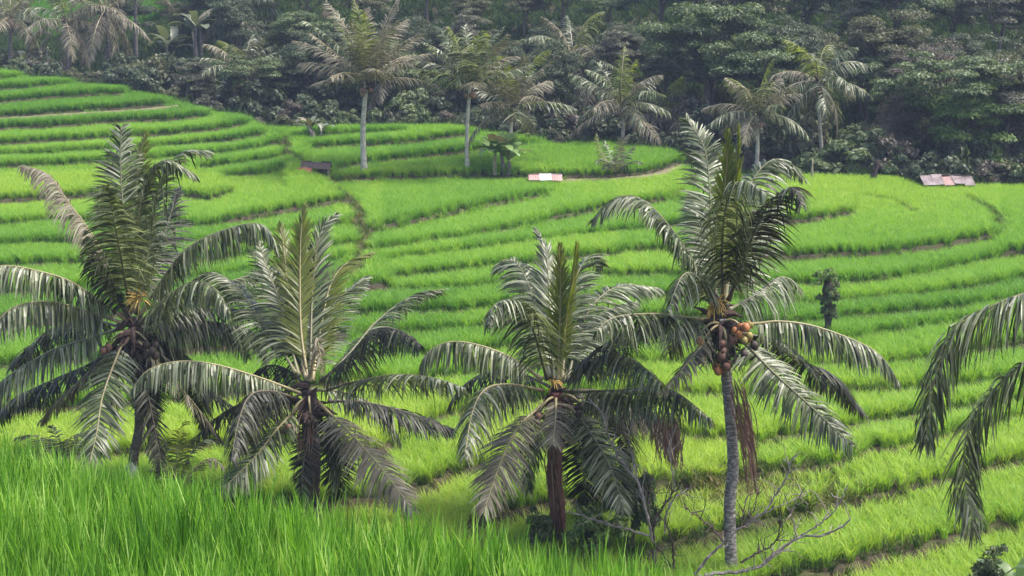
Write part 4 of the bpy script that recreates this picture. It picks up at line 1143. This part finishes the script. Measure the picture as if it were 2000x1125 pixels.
for idx, (u, Y, vt, k) in enumerate(((-120, 124, -40, 'dark'), (60, 128, 10, 'grey'), (170, 124, 20, 'olive'), (245, 130, -20, 'dark'), (360, 126, 0, 'olive'), (430, 124, -40, 'dark'), (500, 128, -60, 'tall'), (110, 176, -120, 'dark'), (-40, 140, -60, 'dark'), (300, 180, -120, 'tall'))):
    tree_at(k, u, vt, Y, LOOK[k] + ' standing before the far green slope, ' + ('leftmost', 'second from left', 'third from left', 'fourth from left', 'fifth from left', 'sixth from left', 'seventh from left', 'on the slope left', 'beyond the frame edge', 'on the slope right')[idx], 'trees above the left terraces')

# shrubs
def shrub_proto(seed, mat, R, n, nl, leaf):
    me, cs = crown_mesh('foliage', mat, seed, R, n, nl, leaf, .8, .35)
    mb = MB(); rg = np.random.RandomState(seed)
    for c in cs[:7]:
        pp, _ = spline([(0, 0, -.3 - R[2] * .6), c * .5 - [0, 0, R[2] * .25], c], 6)
        mb.tube(pp, np.linspace(.05, .015, 6), 5, False)
    return me, mb.mesh('stems', 'bark'), R
SH = {'olive': shrub_proto(91, 'leaf_olive', (1.5, 1.3, .95), 30, 90, .11), 'dark': shrub_proto(92, 'leaf_dark', (1.5, 1.4, 1.0), 30, 90, .12),
      'mid': shrub_proto(93, 'leaf_mid', (1.4, 1.3, 1.1), 28, 90, .12), 'bright': shrub_proto(94, 'leaf_bright', (1.2, 1.1, 1.0), 24, 80, .12), 'grey': shrub_proto(95, 'leaf_grey', (1.4, 1.2, 1.0), 24, 80, .12), 'brown': shrub_proto(96, 'leaf_brown', (1.3, 1.2, 1.1), 24, 80, .1)}
def shrub(kind, pos, s, label, group=None, rz=0.0, cat='shrub'):
    fm, sm, R = SH[kind]
    s = np.broadcast_to(np.asarray(s, float), (3,))
    root = thing('shrub', pos, label, cat, group)
    root.scale = [float(x) for x in s]; root.rotation_euler = (0, 0, rz)
    f = bpy.data.objects.new('foliage', fm); COL.objects.link(f); f.parent = root; f.location = (0, 0, R[2] * .62)
    g = bpy.data.objects.new('stems', sm); COL.objects.link(g); g.parent = root; g.location = (0, 0, R[2] * .62)
    return root
G2 = 'distinct shrubs along the field edge'
for (k, u, v, Y, s, lab) in (
  ('olive', 165, 158, 113.5, (1.5, 1.2, 1.0), 'rounded olive shrub above the second left terrace'), ('olive', 285, 168, 113, (1.7, 1.3, 1.7), 'large dark rounded shrub above the third left terrace'),
  ('bright', 362, 180, 112, (1.1, 1, 1.6), 'bright leafy shrub beside the dark rounded shrub'), ('grey', 330, 190, 110, (1, 1, .7), 'low grey shrub at the end of the fourth left terrace'),
  ('dark', 560, 225, 108, (1.7, 1.5, 1.9), 'big dark mound shrub between left terraces and broadest far palm'), ('olive', 440, 200, 108, (1.3, 1.2, 1.3), 'grey-olive shrub left of the low dusky palm'),
  ('mid', 790, 235, 103, (1.4, 1.2, 1.5), 'green shrub behind the back terrace right of the broadest far palm'), ('dark', 860, 232, 104, (1.5, 1.3, 1.5), 'dark shrub behind the back terrace left of the thin grey trunk'),
  ('dark', 960, 245, 103, (1.4, 1.2, 1.3), 'dark shrub behind the banana clump palm'), ('grey', 1100, 265, 100, (1.7, 1.2, 1.2), 'grey shrub behind the rise right of the banana clump'),
  ('mid', 1390, 318, 92, (1.3, 1.1, 1.0), 'green shrub at the end of the right footpath'), ('mid', 1660, 322, 89, (1.9, 1.4, 1.6), 'wide green shrub behind the right field'),
  ('mid', 1580, 326, 88, (1.1, 1.1, .9), 'small green shrub by the pale post'), ('brown', 1745, 335, 88, (1.3, 1.1, 1.7), 'brown shrub left of the rusty hut'),
  ('bright', 1900, 335, 88.5, (1.6, 1.3, 1.9), 'leafy green shrub over the right end of the rusty hut'), ('olive', 1975, 345, 87, (1.6, 1.2, 1.2), 'olive shrub at the right edge of the field'),
  ('dark', 1500, 318, 94, (1.6, 1.3, 1.1), 'dark shrub behind the pale-trunked far palm'), ('bright', 1880, 260, 90, (1.5, 1.3, 2.2), 'bright green climber-covered shrub in the right wood')):
    X = Y * float(px_a(u, v)); shrub(k, np.array([X, Y, ground(X, Y)]), s, lab, G2, (u * .7) % 6.28)
SLOOK = {'dark': 'dark shrub', 'olive': 'olive shrub', 'mid': 'green shrub', 'grey': 'grey-green shrub', 'brown': 'brownish shrub'}
SROW = [' at the rice edge', ' a step behind the rice edge', ' under the front trees']
SZONE = [' left of the top terrace', ' above the top left terrace', ' by the rounded olive shrub', ' above the left lobes', ' by the low dusky palm', ' behind the broadest far palm', ' left of the banana clump', ' behind the banana clump', ' behind the tallest near palm', ' behind the pale-trunked far palm', ' right of the dark arching palm', ' around the rusty hut']
rg = np.random.RandomState(81)
u = -200
while u < 2200:
    Yend = float(np.interp(px_a(u, 250), A_GRID, D_END))
    for dy in ((1.6, 4.2, 8.5) if not 1130 < u < 1720 else (5.5, 9.0)):
        uu = u + rg.uniform(-25, 25)
        Y = Yend + dy + rg.uniform(-.6, .8); X = Y * float(px_a(uu, 250))
        s = rg.uniform(.7, 1.35) * (1.15 if dy > 2 else .75)
        sk_ = ['dark', 'olive', 'mid', 'dark', 'grey', 'brown'][rg.randint(6)]
        shrub(sk_, np.array([X, Y, ground(X, Y)]), (s, s, s * rg.uniform(.8, 1.5)), SLOOK[sk_] + SROW[int(np.searchsorted([3, 7], dy))] + SZONE[int(np.searchsorted([0, 200, 350, 500, 680, 880, 1060, 1300, 1500, 1700, 1850], u))], 'undergrowth shrubs', rg.uniform(0, 6.28))
    u += 62 * rg.uniform(.8, 1.2)

# shrub at the foot of the third near palm, vine-covered stump in the field, corner plant
def at_ground(u, v, Y):
    X = Y * float(px_a(u, v)); return np.array([X, Y, ground(X, Y)])
shrub('bright', at_ground(1165, 1000, 34.4), (.66, .55, .8), 'leafy shrub at the foot of the rusty red palm trunk', None, 1.0)
shrub('mid', at_ground(1230, 1000, 34.9), (.5, .45, 1.1), 'leafy shrub under the dead branches right of the red palm trunk', None, 2.2)
shrub('mid', at_ground(1060, 1000, 34.8), (.3, .3, .6), 'small leafy shrub left of the red palm trunk', None, 3.2)
b = spot(1616, 640)
st = thing('vine_stump', b, 'dark vine-covered stump with leafy top in the right terraces', 'stump')
mb = MB(); h = P(1612, 548, b[1])[2] - b[2]
pp, _ = spline([b - [0, 0, .2], b + [0.02, 0, h * .5], b + [-.05, 0, h]], 14)
mb.tube(pp, np.interp(np.linspace(0, 1, 14), [0, .35, .6, 1], [.17, .13, .16, .14]) * (1 + .15 * np.random.RandomState(2).randn(14)), 10)
mb.build('stump_trunk', 'trunk_dark', st, True, origin=b)
f = bpy.data.objects.new('foliage', SH['bright'][0]); COL.objects.link(f); f.parent = st; f.location = (-.03, 0, h); f.scale = (.36, .34, .4)
f = bpy.data.objects.new('foliage', SH['mid'][0]); COL.objects.link(f); f.parent = st; f.location = (.06, -.03, h * .66); f.scale = (.27, .25, .55)
f = bpy.data.objects.new('foliage', SH['mid'][0]); COL.objects.link(f); f.parent = st; f.location = (.02, -.04, h * .4); f.scale = (.22, .22, .45); f.rotation_euler = (0, 0, 2)
cb = at_ground(1965, 1120, 31.8)
banana(48, cb, 'broad-leaved plant in the bottom right corner', 9, 1.0, 'banana', .45, name='broadleaf_plant', cat='plant')
shrub('mid', cb + np.array([-.25, .3, 0]), (.35, .3, .6), 'shrub behind the broad-leaved corner plant', None, .5)

# ------------------------------------------------------------------ bare dead branches
def branch_thing(name, label, Y0, lines, mat, seed, base_uv, twigs=30, tl=.5):
    rg = np.random.RandomState(seed)
    base = P(base_uv[0], base_uv[1], Y0)
    base = np.array([base[0], Y0, ground(base[0], Y0)])
    root = thing(name, base, label, 'dead branch')
    for (pts, r0, m) in lines:
        p3 = [P(u, v, Y0 + .25 * math.sin(u * .03 + v * .017)) for u, v in pts]
        path, L = spline(p3, max(8, int(len(pts) * 5)))
        path = path + rg.randn(*path.shape) * .012
        mb = MB(); mb.tube(path, np.linspace(r0, r0 * .45, len(path)) * 1.0, 6)
        for k in range(int(twigs * L / 4)):
            i = rg.randint(len(path) // 4, len(path)); d = unit(rg.randn(3) + np.array([0, 0, .8]) + .8 * unit(path[min(i + 1, len(path) - 1)] - path[i - 1]))
            ln = tl * rg.uniform(.3, 1)
            q = path[i] + d * ln * .5 + rg.randn(3) * .05; e = q + unit(d + rg.randn(3) * .5) * ln * .5
            mb.tube(np.array([path[i], q, e]), [.012, .008, .004], 4, False)
        mb.build('branch', m, root, False, origin=base)
    st = MB(); pp, _ = spline([base - [0, 0, .2], (base + P(base_uv[0], base_uv[1], Y0)) / 2, P(base_uv[0], base_uv[1], Y0)], 6)
    st.tube(pp, [.05] * 6, 6); st.build('stem', mat, root, True, origin=base)
    return root
branch_thing('dead_shrub', 'bare dead shrub of crooked stems between the red and the tallest near palms', 33.4, [
  ([(1276,1060),(1263,1002),(1246,942),(1211,899),(1190,856),(1179,812),(1150,780)], .035, 'twig'), ([(1246,942),(1233,881),(1229,847),(1241,812)], .022, 'twig'),
  ([(1276,1060),(1278,1024),(1298,985),(1319,959),(1334,938)], .03, 'twig_dark'), ([(1298,1040),(1302,1000),(1320,970),(1352,950)], .022, 'twig'),
  ([(1280,1050),(1207,1030),(1164,1015),(1108,998)], .028, 'twig'), ([(1276,1040),(1268,1000),(1264,955),(1276,930)], .02, 'twig_dark'), ([(1315,1110),(1312,1060),(1300,1020)], .03, 'twig_dark'),
  ([(1276,1060),(1300,1090),(1318,1120)], .03, 'twig_dark'), ([(1233,881),(1215,840),(1222,800)], .016, 'twig_dark'), ([(1319,959),(1310,900),(1312,850)], .016, 'twig')], 'twig_dark', 3, (1278, 1075), 34, .5)
branch_thing('dead_branch', 'long pale dead branch reaching right across the foot of the tallest near palm', 31.6, [
  ([(1376,1122),(1470,1112),(1504,1089),(1557,1051),(1602,1046),(1640,1032),(1660,1016)], .04, 'twig'), ([(1357,1122),(1387,1085),(1413,1059),(1440,1036),(1489,1002),(1527,949),(1546,900)], .03, 'twig'),
  ([(1447,1099),(1481,1078),(1508,1066),(1520,1040),(1527,1010)], .024, 'twig_dark'), ([(1413,1059),(1390,1030),(1365,1010),(1336,990)], .02, 'twig_dark'), ([(1440,1036),(1451,1010),(1456,975)], .018, 'twig_dark'),
  ([(1557,1051),(1549,1014),(1540,990)], .016, 'twig'), ([(1560,1050),(1602,1021),(1632,995),(1656,949)], .018, 'twig'), ([(1489,1002),(1530,985),(1580,960)], .014, 'twig'), ([(1430,1046),(1470,1000),(1480,960)], .016, 'twig_dark')], 'twig', 4, (1366, 1124), 44, .5)

# ------------------------------------------------------------------ huts and posts
def panel(root, origin, c, size, rot, mat, name='roof_sheet'):
    n = 14; mb = MB()
    xs = np.linspace(-.5, .5, n + 1) * size[0]
    V = []; F = []
    for i, x in enumerate(xs):
        zz = .018 * (i % 2)
        for y in (-.5, .5):
            V += [(x, y * size[1], zz), (x, y * size[1], zz - .015)]
    for i in range(n):
        o = 4 * i
        F += [(o, o + 4, o + 6, o + 2), (o + 1, o + 3, o + 7, o + 5), (o, o + 1, o + 5, o + 4), (o + 2, o + 6, o + 7, o + 3)]
    F += [(0, 2, 3, 1), (4 * n, 4 * n + 1, 4 * n + 3, 4 * n + 2)]
    V = np.array(V) @ rot.T + np.asarray(c)
    mb.add(V, F)
    return mb.build(name, mat, root, False, origin=origin)
def rotm(rx, ry, rz):
    from mathutils import Euler
    return np.array(Euler((rx, ry, rz)).to_matrix())
def hut(u, v, w, d, h, pitch, mats, label, name='field_hut', seed=1, ridge=True, walls=None, rz=0.0):
    rg = np.random.RandomState(seed)
    b = spot(u, v)
    root = thing(name, b, label, 'hut')
    for sx in (-1, 1):
        for sy in (-1, 1):
            mb = MB(); q = b + [sx * (w / 2 - .1), sy * (d / 2 - .1), 0]
            mb.tube(np.array([q - [0, 0, .15], q + [0, 0, h * .5], q + [0, 0, h]]), [.05, .045, .045], 6); mb.build('post', 'wood', root, True, origin=b)
    npan = len(mats[0])
    for r_, row in enumerate(mats):
        sgn = -1 if r_ == 0 else 1
        for k, m in enumerate(row):
            c = b + [(-w / 2) + w * (k + .5) / npan, sgn * d * .26, h + .08 + d * .25 * math.sin(pitch) + .02 * ((k + r_) % 2) + rg.uniform(-.03, .03)]
            panel(root, b, c, (w / npan * 1.04, d * .58), rotm(-sgn * (pitch + rg.uniform(-.1, .1)), rg.uniform(-.07, .07), rg.uniform(-.1, .1)), m)
    if walls:
        mb = MB(); mb.box(b + [0, d * .3, h * .5], (w * .9, .05, h * .95)); mb.build('back_wall', walls, root, False, origin=b)
        mb = MB(); mb.box(b + [w * .42, 0, h * .5], (.05, d * .6, h * .95)); mb.build('side_wall', walls, root, False, origin=b)
    return root, b
r1, b1 = hut(1065, 351, 1.7, 1.5, .4, .36, [['sheet_pink', 'sheet_white', 'sheet_pink'], ['sheet_pink', 'sheet_pink', 'sheet_white']], 'low shelter with pink and white roof sheets below the banana clump', seed=2)
r2, b2 = hut(1846, 354, 2.6, 1.9, .4, .34, [['sheet_rust', 'sheet_rust', 'sheet_pink', 'sheet_rust', 'sheet_rust'], ['sheet_rust', 'sheet_pink', 'sheet_rust', 'sheet_rust', 'sheet_rust']], 'low hut with rusty pinkish grey roof sheets at the right wood edge', seed=3, walls='thatch_dark')
r3, b3 = hut(618, 349, 1.5, 1.2, .45, .45, [['thatch_dark', 'thatch_dark', 'thatch_dark'], ['thatch_dark', 'thatch_dark', 'thatch_dark']], 'small dark thatched field hut left of the broadest far palm', seed=4, walls='thatch_dark')
mb = MB(); c = b3 + [-.55, -.75, .55]
mb.add([c + [-.35, 0, .02], c + [.0, -.02, .06], c + [.4, .02, 0], c + [-.33, -.08, -.3], c + [.02, -.14, -.34], c + [.38, -.1, -.28]], [(0, 1, 4, 3), (1, 2, 5, 4)])
tag(mb.build('red_cloth', 'red_cloth', None, False, origin=c), 'faded red cloth hung on the front of the dark thatched hut', 'cloth')
def post(u, v, h, mat, label, r=.06, Y=None, lean=0, name='post'):
    b = spot(u, v, Y); mb = MB()
    pp, _ = spline([b - [0, 0, .2], b + [lean * .4, 0, h * .5], b + [lean, 0, h]], 7)
    mb.tube(pp, np.linspace(r, r * .7, 7) * (1 + .12 * np.random.RandomState(int(u)).randn(7)), 7)
    return tag(mb.build(name, mat, None, True, origin=b), label, name)
post(1586, 345, 1.3, 'wood_pale', 'pale wooden post at the edge of the right field')
post(1704, 346, 1.35, 'trunk_dark', 'dark leaning stump at the back of the right field', .2, None, .25, 'stump')

# far rice terraces glimpsed through the trees at the upper left
rgf = np.random.RandomState(19)
QX = rgf.uniform(-60, -24, 26000); QY = rgf.uniform(128, 172, 26000)
qa = QX / QY
k = (rgf.uniform(size=QX.shape) < .9) & (QY > 138) & ((qa < px_a(205, 50)) | (qa > px_a(262, 50))) & (qa > px_a(60, 50)) & (qa < px_a(350, 50)) & (((QY * .42 + QX * .05) % 2.6) > .5)
QX, QY = QX[k], QY[k]
scatter('rice_crop', np.stack([QX, QY, gz(QX, QY) + .35 * np.floor((QY * .42 + QX * .05) / 2.6 % 3) * 0], 1), np.clip(.08 + rgf.randn(len(QX)) * .08, 0, 1), 1.5 + .4 * rgf.uniform(size=len(QX)), rice_src, 5, 'distant green rice slope glimpsed between trees at the upper left', 'rice', 65)

# undergrowth covering the forest floor
rgu = np.random.RandomState(23)
UX = rgu.uniform(-60, 62, 30000); UY = rgu.uniform(84, 150, 30000); ua = UX / UY
ui = np.clip(np.round((ua - A_GRID[0]) / (A_GRID[1] - A_GRID[0])).astype(int), 0, len(A_GRID) - 1)
k = (UY > D_END[ui] - .1) & (ua > px_a(-200, 200)) & (ua < px_a(2200, 200))
UX, UY = UX[k], UY[k]
scatter('undergrowth', np.stack([UX, UY, gz(UX, UY)], 1), np.clip(.05 + rgu.randn(len(UX)) * .12, 0, 1), 2.0 + 1.6 * rgu.uniform(size=len(UX)), weed_src, 4, 'rough undergrowth on the floor of the wood', 'undergrowth', 66, .3)

# ------------------------------------------------------------------ haze
z_lo = min(float(Z.min()), float(NZ.min())) - 1.0; z_hi = float(Z.max()) + 16.0
mb = MB(); mb.box((0, 95, (z_lo + z_hi) / 2), (260, 230, z_hi - z_lo))
hz_ = mb.build('haze', None, None)
tag(hz_, kind='stuff')
hz_['label'] = 'thin pale bluish haze over the valley'
hm, hnt, hout = new_mat('haze_air')
pv = hnt.nodes.new('ShaderNodeVolumePrincipled')
pv.inputs['Color'].default_value = (.6, .74, 1.0, 1)
pv.inputs['Density'].default_value = 0.00042
pv.inputs['Anisotropy'].default_value = 0.0
hnt.links.new(pv.outputs[0], hout.inputs['Volume'])
hz_.data.materials.append(hm)
hz_.display_type = 'WIRE'

SC.cycles.max_bounces = 4
SC.cycles.diffuse_bounces = 2
SC.cycles.glossy_bounces = 1
SC.cycles.transmission_bounces = 3
SC.cycles.volume_bounces = 0
SC.cycles.transparent_max_bounces = 4
